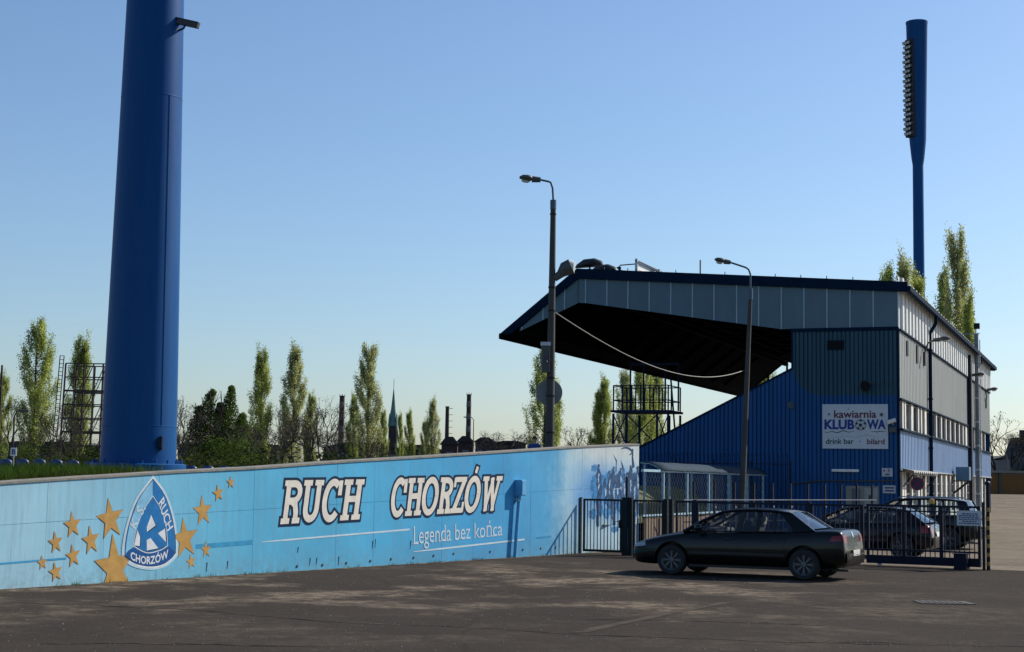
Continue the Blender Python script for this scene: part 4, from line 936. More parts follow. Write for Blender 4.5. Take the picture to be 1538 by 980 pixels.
# fascia panels above the opening
tx = [785, 816.6, 848.6, 868.5, 880, 912, 943.7, 975.7, 1008, 1040.6, 1073, 1107, 1140, 1174, 1208, 1242.5, 1277, 1312, 1350]
def ztopP(x): return (zP - .35) + (zE0 - .33 - (zP - .35))*(x - xP)/(0 - xP) if x >= xP else (zP - .35) + (zTb + .10 - (zP - .35))*(x - xP)/(xTb - xP)
def zbotP(x):
    if x >= xS: return zRail + .075
    if x >= xPb: return zPb + (zS - zPb)*(x - xPb)/(xS - xPb)
    return zPb + (zTb - zPb)*(x - xPb)/(xTb - xPb)
px_ = [xTb] + [G(p, 470)[0] for p in tx]; px_[-1] = 0.0
for a, b_ in zip(px_, px_[1:]):
    if b_ - a < .05: continue
    g = .012; mb = MB()
    vs = [(a+g, -.05, zbotP(a+g)), (b_-g, -.05, zbotP(b_-g)), (b_-g, -.05, max(ztopP(b_-g), zbotP(b_-g)+.02)), (a+g, -.05, max(ztopP(a+g), zbotP(a+g)+.02))]
    mb.add(vs + [(x, .0, z) for x, _, z in vs], [(0,1,2,3), (4,7,6,5), (0,4,5,1), (1,5,6,2), (2,6,7,3), (3,7,4,0)]); mb.build('fascia_panel', m_panel, sd)
for x in px_[1:]:
    if abs(x - xP) < .12: continue
    MB().box(x-.022, x+.022, -.075, -.046, zbotP(x), max(ztopP(x), zbotP(x)+.05)).build('batten', m_batten, sd)
mb = MB()   # dark backing plate behind panels
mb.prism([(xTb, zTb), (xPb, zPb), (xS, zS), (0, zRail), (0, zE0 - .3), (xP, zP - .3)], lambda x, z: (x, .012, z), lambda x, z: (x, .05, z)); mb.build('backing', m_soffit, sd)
# roof: deck with deep blue verge
OV = .30
def profile(dz): return [(xT, zT + .0), (xP, zP), (OV, zE0 + (zE0 - zP)*OV/(-xP))], dz
top = [(xT - .02, zT + .02), (xP, zP), (OV, zE0 + (zE0-zP)*OV/(-xP))]; bot = [(OV, top[2][1] - .16), (xP, zP - .16), (xT + .14, zT - .02)]
mb = MB(); mb.prism(top + bot, lambda x, z: (x, -.02, z), lambda x, z: (x, SL, z)); mb.build('roof_deck', pm('roof_sheet', (0.03, 0.05, 0.08), 0.6, .2, 1), sd)
vt = [(xT - .05, zT + .03), (xP, zP + .03), (OV + .05, top[2][1] + .03), (OV + .05, top[2][1] - .33), (xP + .03, zP - .36), (xT + .40, zT + .02)]
mb = MB(); mb.prism(vt, lambda x, z: (x, -.16, z), lambda x, z: (x, -.024, z)); vg = mb.build('verge_board', m_trim, sd)
mb = MB(); mb.prism(vt, lambda x, z: (x, SL + .004, z), lambda x, z: (x, SL + .14, z)); mb.build('verge_board', m_trim, sd)
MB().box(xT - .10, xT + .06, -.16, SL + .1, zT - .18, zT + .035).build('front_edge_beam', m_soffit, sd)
MB().box(OV + .004, OV + .16, -.16, SL, top[2][1] - .30, top[2][1] - .12).build('gutter', m_trim, sd)
# soffit and its ribs
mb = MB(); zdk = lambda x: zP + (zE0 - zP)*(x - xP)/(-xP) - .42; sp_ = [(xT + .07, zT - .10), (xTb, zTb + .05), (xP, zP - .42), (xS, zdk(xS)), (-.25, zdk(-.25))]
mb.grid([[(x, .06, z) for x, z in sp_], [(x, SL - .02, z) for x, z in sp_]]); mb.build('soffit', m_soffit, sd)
for k in range(12):
    y = 1.2 + k*3.0
    for (xa, za), (xb, zb) in zip(sp_[1:], sp_[2:-1]): mb = MB(); mb.bar((xa, y, za - .08), (xb, y, zb - .08), .10, .16); mb.build('rib', m_beam, sd)
for i in range(7):
    t = (i + .5)/7; x = xP + (xS - xP)*t; z = zdk(x); MB().box(x-.05, x+.05, .1, SL-.1, z-.26, z-.161).build('purlin', m_beam, sd)
MB().box(xP-.12, xP+.12, .1, SL-.1, zP-.80, zP-.585).build('purlin', m_beam, sd)
# terrace steps, rear inside wall, floor
mb = MB(); x = xS - .08; pl = [(xS + .2, 0.05)]; z = rake(xS) - .55; pl.append((xS + .2, z)); xe = xEndR + .4
while x > xe and z > .5:
    pl += [(x, z), (x, z - .40)]; x -= .80; z -= .40
pl.append((x, .05)); mb.prism(pl, lambda x, z: (x, .2, z), lambda x, z: (x, SL - .1, z)); mb.build('seating_steps', pm('step_concrete', (0.16, 0.155, 0.15), .9), sd)
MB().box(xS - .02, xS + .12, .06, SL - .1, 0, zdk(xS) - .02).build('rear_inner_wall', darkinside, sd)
# end frame at the far gable: beams, struts, clear panels
end_gl = glass('dusty_glazing', (0.80, 0.82, 0.80), 0.04)
zso = lambda x: zdk(x) if x >= xP else (zP - .42) + (zTb + .05 - (zP - .42))*(x - xP)/(xTb - xP)
xq = [xS - (xS - xTb)*k/9 for k in range(10)]
for fn_, th in ((lambda x: zso(x) - .03, .06), (lambda x: zbotP(x) - .55, .07), (lambda x: (zbotP(x) - .55)*.5 + zso(x)*.5, .06)):
    for xa_, xb_ in zip(xq, xq[1:]): mb = MB(); mb.bar((xa_, SL, fn_(xa_)), (xb_, SL, fn_(xb_)), th); mb.build('end_chord', m_beam, sd)
for k, x in enumerate(xq[:-1]):
    MB().box(x-.06, x+.06, SL-.05, SL+.05, zbotP(x) - .5, zso(x)).build('end_strut', m_beam, sd); xb_ = xq[k+1]; zm = lambda v: (zbotP(v) - .55)*.5 + zso(v)*.5
    if k not in (0, 3, 6): MB().add([(x-.07, SL+.02, zbotP(x)-.45), (xb_+.07, SL+.02, zbotP(xb_)-.45), (xb_+.07, SL+.02, zm(xb_)-.08), (x-.07, SL+.02, zm(x)-.08)], [(0, 1, 2, 3)]).build('end_glazing', end_gl, sd)
mb = MB(); mb.prism([(xS, zdk(xS)), (0, zdk(0)), (0, 0), (xS, 0)], lambda x, z: (x, SL-.02, z), lambda x, z: (x, SL+.0, z)); mb.build('far_gable', m_gable, sd)

# ---------------------------------------------------------------- street side (plane x = 0, facing +x)
S_ = lambda px, py: STAND.side(px, py)
zs = {k: S_(1352, v)[1] for k, v in dict(eave=437, band=497, wtop=600, sill=645.5, blue=706).items()}
yE = SL - .02
for nm, za, zb, mt_, dp in (('upper_sheet', zs['band'] + .03, zE0 + .25, m_white, .10), ('grey_sheet', zs['wtop'], zs['band'] - .03, m_grey, .018), ('blue_sheet', zs['blue'], zs['sill'], m_lblue, .03)):
    mb = MB(); corr(mb, None, 1.0 if dp > .04 else .45, dp, .03, yE, lambda y, a=za: a, lambda y, a=zb: a, 'y', 1); mb.build(nm, mt_, sd)
for z, h, d in ((zs['band'], .05, .09), (zs['wtop'], .06, .10), (zs['sill'], .07, .14), (zs['blue'], .05, .08)):
    MB().box(.002, d, .0, yE, z - h/2, z + h/2).build('band_flashing', m_trim if z != zs['blue'] else galv, sd)
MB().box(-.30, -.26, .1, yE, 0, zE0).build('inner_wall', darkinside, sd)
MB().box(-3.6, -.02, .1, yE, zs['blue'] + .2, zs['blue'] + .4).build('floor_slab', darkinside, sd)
wglass = glass('window_glass', (0.22, 0.25, 0.27), 0.12, 0.05); frame_m = pm('window_frame', (0.16, 0.17, 0.17), .5); m_col = pm('white_render', (0.66, 0.63, 0.57), .8, .12, 3, dirt=(.35, .31, .25), dirt_amt=.5)
cols = [1355, 1358.7, 1369, 1378.5, 1383, 1389, 1398, 1405.5, 1413, 1420, 1426.5, 1433.5, 1440, 1445.5, 1450, 1458, 1463, 1468.5, 1473.5, 1478.5]
ys = [S_(p, 640)[0] for p in cols]
for i, y in enumerate(ys):
    wd = .34 if i not in (2, 5, 14) else .62
    MB().box(-.10, .035, y - wd/2, y + wd/2, zs['sill'] + .04, zs['wtop'] - .03).build('pilaster', m_col, sd)
for ya, yb in zip(ys, ys[1:]):
    ya += .2; yb -= .2
    if yb - ya < .25: continue
    wn = MB(); wn.box(-.10, -.04, ya, ya+.06, zs['sill']+.04, zs['wtop']-.03); wn.box(-.10, -.04, yb-.06, yb, zs['sill']+.04, zs['wtop']-.03); wn.box(-.10, -.04, ya+.06, yb-.06, zs['sill']+.04, zs['sill']+.10); wn.box(-.10, -.04, ya+.06, yb-.06, zs['wtop']-.09, zs['wtop']-.03)
    wo = wn.build('window', frame_m, sd); MB().add([(-.07, ya+.06, zs['sill']+.1), (-.07, yb-.06, zs['sill']+.1), (-.07, yb-.06, zs['wtop']-.09), (-.07, ya+.06, zs['wtop']-.09)], [(0, 1, 2, 3)]).build('pane', wglass, wo)
    if (yb - ya) > .5 and random.random() < .4:
        MB().box(-.16, -.14, ya+.1, ya + (yb-ya)*.5, zs['sill']+.1, zs['wtop']-.1).build('curtain', pm('curtain', (.5, .47, .4), .9), wo)
# ground floor: rendered piers with glazing-bar windows
z1 = zs['blue'] - .06; z0g = .75
for i, y in enumerate(ys):
    wd = .36 if i % 3 else .6
    MB().box(-.14, .02, y - wd/2, y + wd/2, 0, z1).build('pier', m_col, sd)
for ya, yb in zip(ys, ys[1:]):
    ya += .22; yb -= .22
    if yb - ya < .3: continue
    MB().box(-.13, -.02, ya, yb, 0, z0g).build('apron', m_col, sd)
    wn = MB(); n = max(2, round((yb-ya)/.5))
    for k in range(n + 1):
        y = ya + (yb-ya)*k/n; wn.box(-.12, -.06, max(ya, y-.025), min(yb, y+.025), z0g, z1)
    for k in range(5): z = z0g + (z1-z0g)*k/4; wn.box(-.115, -.065, ya, yb, z-.025, z+.025)
    wo = wn.build('window', frame_m, sd); MB().add([(-.09, ya, z0g), (-.09, yb, z0g), (-.09, yb, z1), (-.09, ya, z1)], [(0, 1, 2, 3)]).build('pane', wglass, wo)
# small dark vents and openings
for px, py, w2, h2 in ((1361.5, 523.5, .35, .28), (1376.5, 532.5, .45, .34)):
    y, z = S_(px, py); MB().box(.0, .055, y-w2/2, y+w2/2, z-h2, z+h2).build('vent', darkinside, sd)
# downpipes, dark duct, steel flue with ladder
for px, r_, dx, mt_ in ((1393.5, .075, .12, m_trim), (1463.5, .075, .14, m_trim)):
    y = S_(px, 640)[0]; MB().tube([(OV + .08, y, top[2][1] - .30), (OV + .05, y, top[2][1] - .6), (dx, y, top[2][1] - 1.0), (dx, y, 0.05)], r_, 10).build('downpipe', mt_, sd, smooth=True)
    for z in (1.5, 3.4, 5.4, 7.4): MB().box(.03, dx+.09, y-.10, y+.10, z-.03, z+.03).build('pipe_clip', m_trim, sd)
y = S_(1453.5, 640)[0]; MB().box(.06, .22, y-.3, y+.3, 0.0, top[2][1] - .5).build('dark_duct', navy, sd)
y = S_(1459, 640)[0]; zfl = S_(1458, 503)[1]
MB().tube([(.30, y, 0.4), (.30, y, zfl)], .11, 16).build('steel_flue', pm('flue_steel', (.16, .18, .2), .5, .15, 3, metal=.3), sd, smooth=True)
for k in range(7): z = 1.5 + k*1.25; MB().lathe([(.12, -.04), (.12, .04)], 16, (.30, y, z)).build('flue_band', galv, sd)
for dy in (-.2, .2): MB().box(.46, .485, y+dy-.015, y+dy+.015, 2.2, zfl-.3).build('ladder_stile', galv, sd)
for k in range(int((zfl-2.6)/.3)): MB().box(.462, .48, y-.19, y+.19, 2.4+k*.3, 2.43+k*.3).build('ladder_rung', galv, sd)
# ---------------------------------------------------------------- gable details
def gbox(name, px0, px1, py0, py1, d, mat, parent=sd, y0=-.056, bevel=0):
    (xa, za), (xb, zb) = G(px0, py0), G(px1, py1); return MB().box(xa, xb, y0 - d, y0, zb, za).build(name, mat, parent, bevel=bevel)
fo = gbox('window', 1243, 1268, 512, 526, .03, m_trim); gbox('pane', 1244.2, 1266.8, 513.2, 524.8, .034, pm('dark_glass', (.008, .009, .012), .7, spec=.1), fo)
gbox('vent', 1184, 1193, 604.5, 614, .05, pm('vent_grey', (.05, .07, .09), .6))
df = gbox('door_frame', 1271, 1321, 730, 800, .04, pm('frame_beige', (.22, .21, .18), .7))
gbox('side_light', 1280, 1293, 734, 800, .055, pm('dim_glass', (.05, .08, .12), .2), df)
dl = gbox('door', 1299, 1319, 733, 800, .06, pm('door_cream', (.30, .31, .28), .6)); gbox('spy_panel', 1305.5, 1308.5, 744, 752, .066, darkinside, dl)
gbox('door_handle', 1301, 1303, 764, 766, .10, galv, dl)
# ---------------------------------------------------------------- things fixed to the stand
def on_gable(name, label, cat, px, py, y=-.075): x, z = G(px, py); return thing(name, label, cat, STAND.w(x, y, z), STAND.a), x, z
# club cafe sign
sg2, ox, oz = on_gable('cafe_sign', 'large white cafe sign with coloured lettering and a football on the blue gable', 'sign', 1236, 674, -.10)
def Sg(a, b, off): x, z = G(1220 + a/10.89, 600 + b/10.89); return (x - ox, -off, z - oz)
(xa, za) = G(1334, 607.5); MB().box(0, xa - ox, 0, .05, 0, za - oz).build('board', pm('sign_white', (0.52, 0.55, 0.58), .55, .08, 2), sg2)
I_MAR, I_BLU, I_GRN, I_BLK, I_GRY = pm('ink_maroon', (.11, .012, .03), .6), pm('ink_royal', (.008, .03, .22), .6), pm('ink_green', (.012, .055, .045), .6), pm('ink_black', (.012, .014, .02), .6), pm('ink_grey', (.16, .15, .14), .6)
def sign_text(body, BL, BR, h, mat, bold, nm='lettering'):
    mb = MB(); text_on(mb, body, BL, BR, (BL[0], BL[1]-h), (BR[0], BR[1]-h), Sg, bold, 0, .004); mb.build(nm, mat, sg2)
sign_text('kawiarnia', (362, 304), (1055, 302), 118, I_MAR, .022)
sign_text('KLUB', (205, 485), (698, 485), 142, I_BLU, .045); sign_text('WA', (900, 482), (1210, 482), 140, I_BLU, .045)
sign_text('drink bar', (228, 730), (685, 730), 82, I_GRN, .02); sign_text('bilard', (903, 734), (1190, 734), 84, I_MAR, .02)
def sfilm(name, polys, off, mat):
    mb = MB()
    for i, p in enumerate(polys): mb.add([Sg(a, b, off + i*2e-4) for a, b in p], [tuple(range(len(p)))])
    return mb.build(name, mat, sg2)
def ell(cx, cy, rx, ry, n=24, rot=0): return [(cx + rx*math.cos(rot + 2*math.pi*i/n), cy + ry*math.sin(rot + 2*math.pi*i/n)) for i in range(n)]
sfilm('ball_ring', [ell(800, 420, 92, 90)], .004, I_BLK); sfilm('ball_face', [ell(800, 420, 82, 80)], .0056, pm('ball_white', (.42, .45, .46), .6))
sfilm('ball_patch', [ell(795, 425, 32, 32, 5, -1.57)] + [ell(800 + 72*math.cos(-1.57 + k*1.2566), 420 + 70*math.sin(-1.57 + k*1.2566), 26, 20, 5, k) for k in range(5)], .0066, I_BLK)
def wave(x0, x1, y, amp, th, n=14):
    up = [(x0 + (x1-x0)*i/n, y + amp*math.sin(i*1.25) + amp*.6*math.sin(i*.5)) for i in range(n+1)]
    return up + [(x, yy + th*(.3 + .7*math.sin(math.pi*(x-x0)/(x1-x0)))) for x, yy in reversed(up)]
sfilm('wave_line', [wave(190, 700, 528, 12, 14), wave(960, 1210, 526, 5, 12)], .0042, I_GRN); sfilm('fine_line', [wave(300, 1250, 610, 14, 4)], .0042, I_GRY)
def burst(cx, cy, r, n=8): return [(cx + (r if i % 2 == 0 else r*.3)*math.sin(math.pi*i/n), cy - (r if i % 2 == 0 else r*.3)*math.cos(math.pi*i/n)) for i in range(2*n)]
sfilm('star_mark', [burst(1138, 254, 52), ], .0042, I_BLK); sfilm('star_mark', [burst(280, 248, 34), burst(601, 163, 16), burst(788, 690, 18)], .0044, I_BLU)
# small plates
for px0, px1, py0, py1, lab, lines in ((1325, 1341, 703.5, 716, 'small white house-number plate on the blue gable near the corner', 2), (1326.5, 1345.5, 729.5, 741, 'white plate with blue lines of print beside the cream door', 2)):
    t, x0, z0 = on_gable('wall_plate', lab, 'sign', px0, py1); (x1, z1_) = G(px1, py0)
    MB().box(0, x1-x0, -.012, 0, 0, z1_-z0).build('plate', pm('plate_white', (.42, .44, .46), .5), t)
    W_, H_ = x1-x0, z1_-z0
    if lines and py0 < 710:
        MB().add([(W_*.22 + .035*math.cos(k*.6283), -.015, H_*.68 + .04*math.sin(k*.6283)) for k in range(10)], [tuple(range(10))]).build('print', ink, t)
        mb = MB(); text_on(mb, 'E', (W_*.58, H_*.52), (W_*.76, H_*.52), (W_*.58, H_*.88), (W_*.76, H_*.88), lambda a_, b__, o_: (a_, -o_, b__), .02, 0, .015); mb.build('print', ink, t)
        MB().add([(W_*.3, -.015, H_*.15), (W_*.75, -.015, H_*.15), (W_*.75, -.015, H_*.32), (W_*.3, -.015, H_*.32)], [(0, 1, 2, 3)]).build('print', ink, t)
    else:
        for b_ in (.2, .58): MB().add([(W_*.15, -.015, H_*b_), (W_*.9, -.015, H_*b_), (W_*.9, -.015, H_*(b_+.22)), (W_*.15, -.015, H_*(b_+.22))], [(0, 1, 2, 3)]).build('print', ink, t)
t, x0, z0 = on_gable('tube_light', 'white fluorescent tube light fixed on the blue gable above the door', 'light fitting', 1250, 709, -.07); x1 = G(1291, 709)[0]
MB().box(0, x1-x0, -.10, -.02, 0, .10).build('diffuser', whitepaint, t, bevel=.02); MB().box(.05, x1-x0-.05, -.02, 0, .01, .09).build('backplate', lampgrey, t)
t, x0, z0 = on_gable('security_camera', 'small white bullet camera fixed at the corner of the blue gable', 'camera', 1341, 633, -.07)
MB().tube([(-.16, -.26, -.06), (.12, -.16, .04)], .075, 10).build('housing', whitepaint, t, smooth=True); MB().tube([(0, -.2, 0), (.02, -.1, -.12), (.02, 0, -.16)], .025, 6).build('arm', galv, t); MB().box(-.12, .14, -.1, 0, -.40, -.22).build('junction_box', lampgrey, t)
mb = MB(); mb.tube([(.02, -.03, -.2), (.04, -.02, 1.35), (-.8, -.02, 1.36), (-1.0, -.02, 1.36)], .012, 5).build('conduit', lampgrey, t)
t, x0, z0 = on_gable('siren_horn', 'small dark horn siren fixed high on the corrugated gable', 'siren', 1305, 579, -.07)
MB().tube([(0, 0, 0), (0, -.1, 0), (-.08, -.3, -.05)], [.06, .08, .2], 12).build('horn', blacksteel, t, smooth=True)
tr_ = [G(px, py) for px, py in ((1190, 727), (1215, 724), (1240, 722), (1270, 723), (1300, 723), (1345, 722))]
tag(MB().tube([STAND.w(x, -.09, z) for x, z in tr_], .03, 6).build('wall_cable', cable_m), 'dark cable clipped along the blue gable above the door', 'cable')
# street lamps on arms
for px, py, qx, qy, lab in ((1386.5, 533, 1421, 509, 'curved arm lamp on the lit side near the front corner of the stand'), (1454, 577, 1474, 562.5, 'curved arm lamp on the dark duct of the stand'), (1479.5, 602, 1494, 584.5, 'curved arm lamp on the far end of the lit side')):
    y, z = S_(px, py); t = thing('wall_lamp', lab, 'lamp', STAND.w(.0, min(y, SL-.3), z), STAND.a, 'arm lamps on the stand')
    # reach outward (+x) so that its head falls where the photograph shows it
    fr_ = Frame(t.location, STAND.a); hx, hz = fr_.hit(qx, qy, 0.0); hz -= z
    ex = hx - .45
    MB().box(0.0, .10, -.08, .08, -.45, .1).build('bracket', lampgrey, t)
    MB().tube([(.05, 0, -.1), (.09, 0, hz*.35), (ex*.45, 0, hz*.75), (ex, 0, hz*.93)], .035, 8).build('arm', lampgrey, t, smooth=True)
    lamp_head(t, (hx + .15, 0, hz), (ex - .05, 0, hz*.92), .15)
# air-conditioning box
y, z = S_(1431, 712); t = thing('air_conditioner', 'dark blue box unit on brackets under the light blue band', 'air conditioner', STAND.w(.03, y, z), STAND.a)
MB().box(0.14, .75, -.45, .45, -.30, .32).build('case', pm('unit_blue', (.05, .13, .22), .5), t, bevel=.02)
for dy in (-.35, .35): mb = MB(); mb.bar((.0, dy, -.33), (.7, dy, -.33), .05); mb.bar((.0, dy, -.9), (.66, dy, -.36), .05); mb.build('bracket', blacksteel, t)
# entrance awning with scalloped edge
ya, yb = S_(1352, 706)[0] + .1, S_(1391, 710)[0]
t = thing('entrance_awning', 'corrugated awning with a scalloped edge over the entrance windows', 'awning', STAND.w(.04, 0, zs['blue'] - .05), STAND.a)
mb = MB(); n = 90; mb.grid([[(x, ya + (yb-ya)*i/n, zz_ + .045*math.cos(i*2*math.pi/7.5)) for i in range(n+1)] for x, zz_ in ((.0, .05), (.42, -.03))]); o = mb.build('sheet', pm('awning_sheet', (.22, .23, .23), .7), t, smooth=True); so = o.modifiers.new('s', 'SOLIDIFY'); so.thickness = .012
for y in (ya + .2, (ya+yb)/2, yb - .2): mb = MB(); mb.bar((.02, y, -.55), (.38, y, -.10), .04); mb.build('strut', blacksteel, t)
MB().box(.37, .41, ya, yb, -.12, -.09).build('front_bar', blacksteel, t)
# no-stopping sign on its post
fr_ = STAND; x_s = 0.5
yq, zq = STAND.side(1378, 727, x_s); t = thing('no_stopping_sign', 'round blue no-stopping sign with a red border and red cross on a post', 'sign', STAND.w(x_s, yq, 0), STAND.a)
MB().tube([(0, 0, gz(*STAND.w(x_s, yq)[:2])), (0, 0, zq + .3)], .03, 8).build('post', galv, t)
red = pm('sign_red', (.16, .012, .02), .5); bls = pm('sign_blue', (.012, .02, .10), .5)
MB().tube([(0, -.04, zq), (0, -.045, zq)], .24, 32).build('disc', red, t); MB().tube([(0, -.046, zq), (0, -.05, zq)], .195, 32).build('field', bls, t)
for a in (45, -45): mb = MB(); mb.cbox((0, -.052 - (.001 if a > 0 else 0), zq), (.40, .002, .05), 0, R(a)); mb.build('cross_bar', red, t)

# ---------------------------------------------------------------- on the roof
def roofz(x): return zP + (zE0 - zP)*(x - xP)/(-xP) + .03
for k in range(5):
    y = .4 + k*1.75; t = thing('roof_floodlight', 'large hooded floodlight in the row on the ridge of the stand roof', 'floodlight', STAND.w(xP + .35, y, roofz(xP + .35)), STAND.a, 'floodlights on the roof ridge')
    MB().tube([(0, 0, 0), (0, 0, .28)], .035, 8).build('stand', lampgrey, t); MB().box(-.15, .15, -.35, .35, .0, .03).build('foot', lampgrey, t)
    mb = MB(); mb.tube([(-.62, 0, .16), (-.45, 0, .26), (-.15, 0, .42), (.18, 0, .44), (.42, 0, .36), (.5, 0, .32)], [.02, .16, .29, .31, .22, .06], 14); mb.v = [(x*1.0, y*1.05, max(z*.64, .15 + x*.06)) for x, y, z in mb.v]; mb.build('hood', pm('hood_black', (.012, .014, .018), .5), t, smooth=True)
    MB().add([(-.42, -.26, .165), (.40, -.30, .215), (.40, .30, .215), (-.42, .26, .165)], [(0, 1, 2, 3)]).build('lens', lens_glass, t)
xb, zb_ = STAND.hit(956, 400, 1.0); t = thing('roof_billboard', 'long white billboard frame standing on the roof of the stand', 'billboard', STAND.w(xb, 1.0, roofz(xb) - .05), STAND.a)
ht = STAND.hit(956, 389, 1.0)[1] - roofz(xb)
for k in range(9): y = k*3.2; MB().box(-.05, .05, y-.05, y+.05, 0, ht + .05).build('upright', galv, t); mb = MB(); mb.bar((.05, y, ht*.85), (.9, y, 0), .05); mb.build('brace', galv, t)
MB().box(-.03, .03, -.05, 25.7, ht - .08, ht + .0).build('top_rail', blacksteel, t); MB().box(-.03, .03, -.05, 25.7, ht*.30, ht*.30+.08).build('lower_rail', galv, t)
for k in range(8): y = k*3.2 + .3; MB().box(-.085, -.055, y, y + 2.5, ht*.12, ht*.9).build('board', whitepaint, t)
hx = STAND.hit(931, 397, 1.0)[0] - xb; mb = MB(); mb.tube([(0, 0, ht*.75), (hx, 0, ht*.70), (hx, 0, ht*.6)], .025, 6).build('lamp_arm', lampgrey, t); MB().tube([(hx + .03, 0, ht*.6), (hx - .06, 0, ht*.45)], [.05, .11], 8).build('lamp', blacksteel, t)
for k in range(13):
    x = xP + 1.0 + k*.95; tag(MB().tube([STAND.w(x, .2, roofz(x) - .02), STAND.w(x, .2, roofz(x) + (.55 if k == 4 else .14))], .018 if k != 4 else .03, 5).build('lightning_rod', lampgrey), 'short thin lightning rod along the roof edge of the stand', 'lightning rod', 'lightning rods on the roof edge')
yq, zq = STAND.side(1466, 520, .2); t = thing('security_camera', 'camera on a thin mast with a side arm on the eave of the stand', 'camera', STAND.w(.2, yq, roofz(0)), STAND.a)
MB().tube([(0, 0, 0), (0, 0, 1.1)], .03, 6).build('mast', galv, t); MB().tube([(-.9, 0, .8), (.2, 0, .85)], .025, 6).build('arm', galv, t); MB().box(-.1, .2, -.12, .12, 1.1, 1.4).build('housing', blacksteel, t)

# ================================================================== camera platform of blue steel behind the raked flank
DT = 66.0
A, B_ = at(921, 650, DT), at(1006, 650, DT); TWR = Frame(A, STAND.a); Wd = (Vector((B_.x, B_.y, 0)) - TWR.o).length
tw = thing('camera_platform', 'blue steel camera platform with railings beneath the edge of the stand roof', 'platform', TWR.o, TWR.a)
steel_b = pm('platform_blue', (0.003, 0.02, 0.075), .6, .15, 4, spec=.15)
zpl = at(960, 622, DT).z; zr1, zr2 = at(960, 580, DT).z, at(960, 602, DT).z
for x in (0, Wd*.24, Wd*.8, Wd):
    for y in (0, 1.9): MB().box(x-.04, x+.04, y-.04, y+.04, 0, zpl).build('leg', steel_b, tw)
MB().box(-.1, Wd+.1, -.1, 2.0, zpl+.05, zpl+.139).build('deck', steel_b, tw)
for x0, x1 in ((0, Wd*.24), (Wd*.24, Wd*.8), (Wd*.8, Wd)):
    for a, b_ in ((0, 1), (1, 0)):
        mb = MB(); z_a, z_b = zpl - 1.25*a - .03, zpl - 1.25*b_ - .03; mb.bar((x0, -.02 + .04*a, z_a), (x1, -.02 + .04*a, z_b), .04); mb.build('brace', steel_b, tw)
for z in (zr1, zr2):
    for y in (0, 1.9): MB().box(0, Wd, y-.02, y+.02, z-.02, z+.02).build('rail', steel_b, tw)
    for x in (0, Wd): MB().box(x-.02, x+.02, 0, 1.9, z-.025, z+.015).build('rail', steel_b, tw)
for i in range(7):
    x = Wd*i/6
    for y in (0, 1.9): MB().box(x-.025, x+.025, y-.025, y+.025, zpl+.14, zr1).build('upright', steel_b, tw)
for px in (937, 957, 990, 1010):
    x = TWR.hit(px, 560)[0]; zt_ = TWR.hit(px, 546)[1]; MB().box(x-.03, x+.03, .92, .98, zpl+.14, zt_).build('tall_post', steel_b, tw)
MB().box(TWR.hit(937, 548)[0], TWR.hit(1012, 548)[0], .88, 1.02, TWR.hit(960, 546)[1], TWR.hit(960, 543)[1]).build('top_beam', steel_b, tw)
mb = MB(); mb.bar((Wd + .1, 0, zr1 + .3), (Wd + .5, 0, 1.5), .06); mb.build('ladder_rail', steel_b, tw)
# ================================================================== CARS  (local x from nose to tail, near side is -y)
from mathutils.bvhtree import BVHTree
glass_car = glass('car_glass', (0.80, 0.85, 0.85), 0.01, 0.02); trim_blk = pm('car_trim', (0.012, 0.012, 0.013), 0.55); rim_m = pm('alloy', (0.14, 0.148, 0.155), 0.45, .1, 8, metal=.6)
chrome = pm('chrome', (0.7, 0.7, 0.7), 0.15, 0.05, 8, metal=1.0); red_lens = pm('red_lens', (0.22, 0.006, 0.01), 0.15); clear_lens = pm('clear_lens', (0.35, 0.38, 0.40), 0.12, .1, 30)
seat_m = pm('seat_fabric', (0.05, 0.052, 0.055), .9); beige_m = pm('headrest_beige', (0.42, 0.38, 0.32), .9); plate_m = pm('number_plate', (0.6, 0.6, 0.58), .4)
def paint(name, col): return pm(name, col, 0.25, 0.04, 2, coat=0.25, spec=.2)
def evaluated(o):
    dg = bpy.context.evaluated_depsgraph_get(); dg.update(); return bpy.data.meshes.new_from_object(o.evaluated_get(dg))
def rescale(S, kz, u1, ku):
    """squash heights by kz and lengths beyond u1 by ku"""
    fu = lambda u: u if u <= u1 else u1 + (u - u1)*ku
    out = dict(S); P = lambda L: [(fu(a), b*kz) for a, b in L]
    for k in ('roof', 'dlo', 'beltline', 'cp'): out[k] = P(S[k])
    out['st'] = [(fu(u), zb, zt*kz, hw, cr) for u, zb, zt, hw, cr in S['st']]
    for k in ('A0', 'C0'): out[k] = P([S[k]])[0]
    for k in ('head', 'tail'): out[k] = tuple(P(S[k]))
    out['doors'] = [tuple([(fu(d[0][0]), d[0][1]), (fu(d[1][0]), d[1][1])] + P(d[2:])) for d in S['doors']]
    out['pillars'] = [(*P([a, b]), w_) for a, b, w_ in S['pillars']]
    for k in ('tl', 'hl'): out[k] = (S[k][0], S[k][1], S[k][2]*kz, S[k][3]*kz)
    out['zr'] = S['zr']*kz; out['zbelt'] = S['zbelt']*kz; out['L'] = fu(S['L']); out['pz'] = S['pz']*kz
    return out
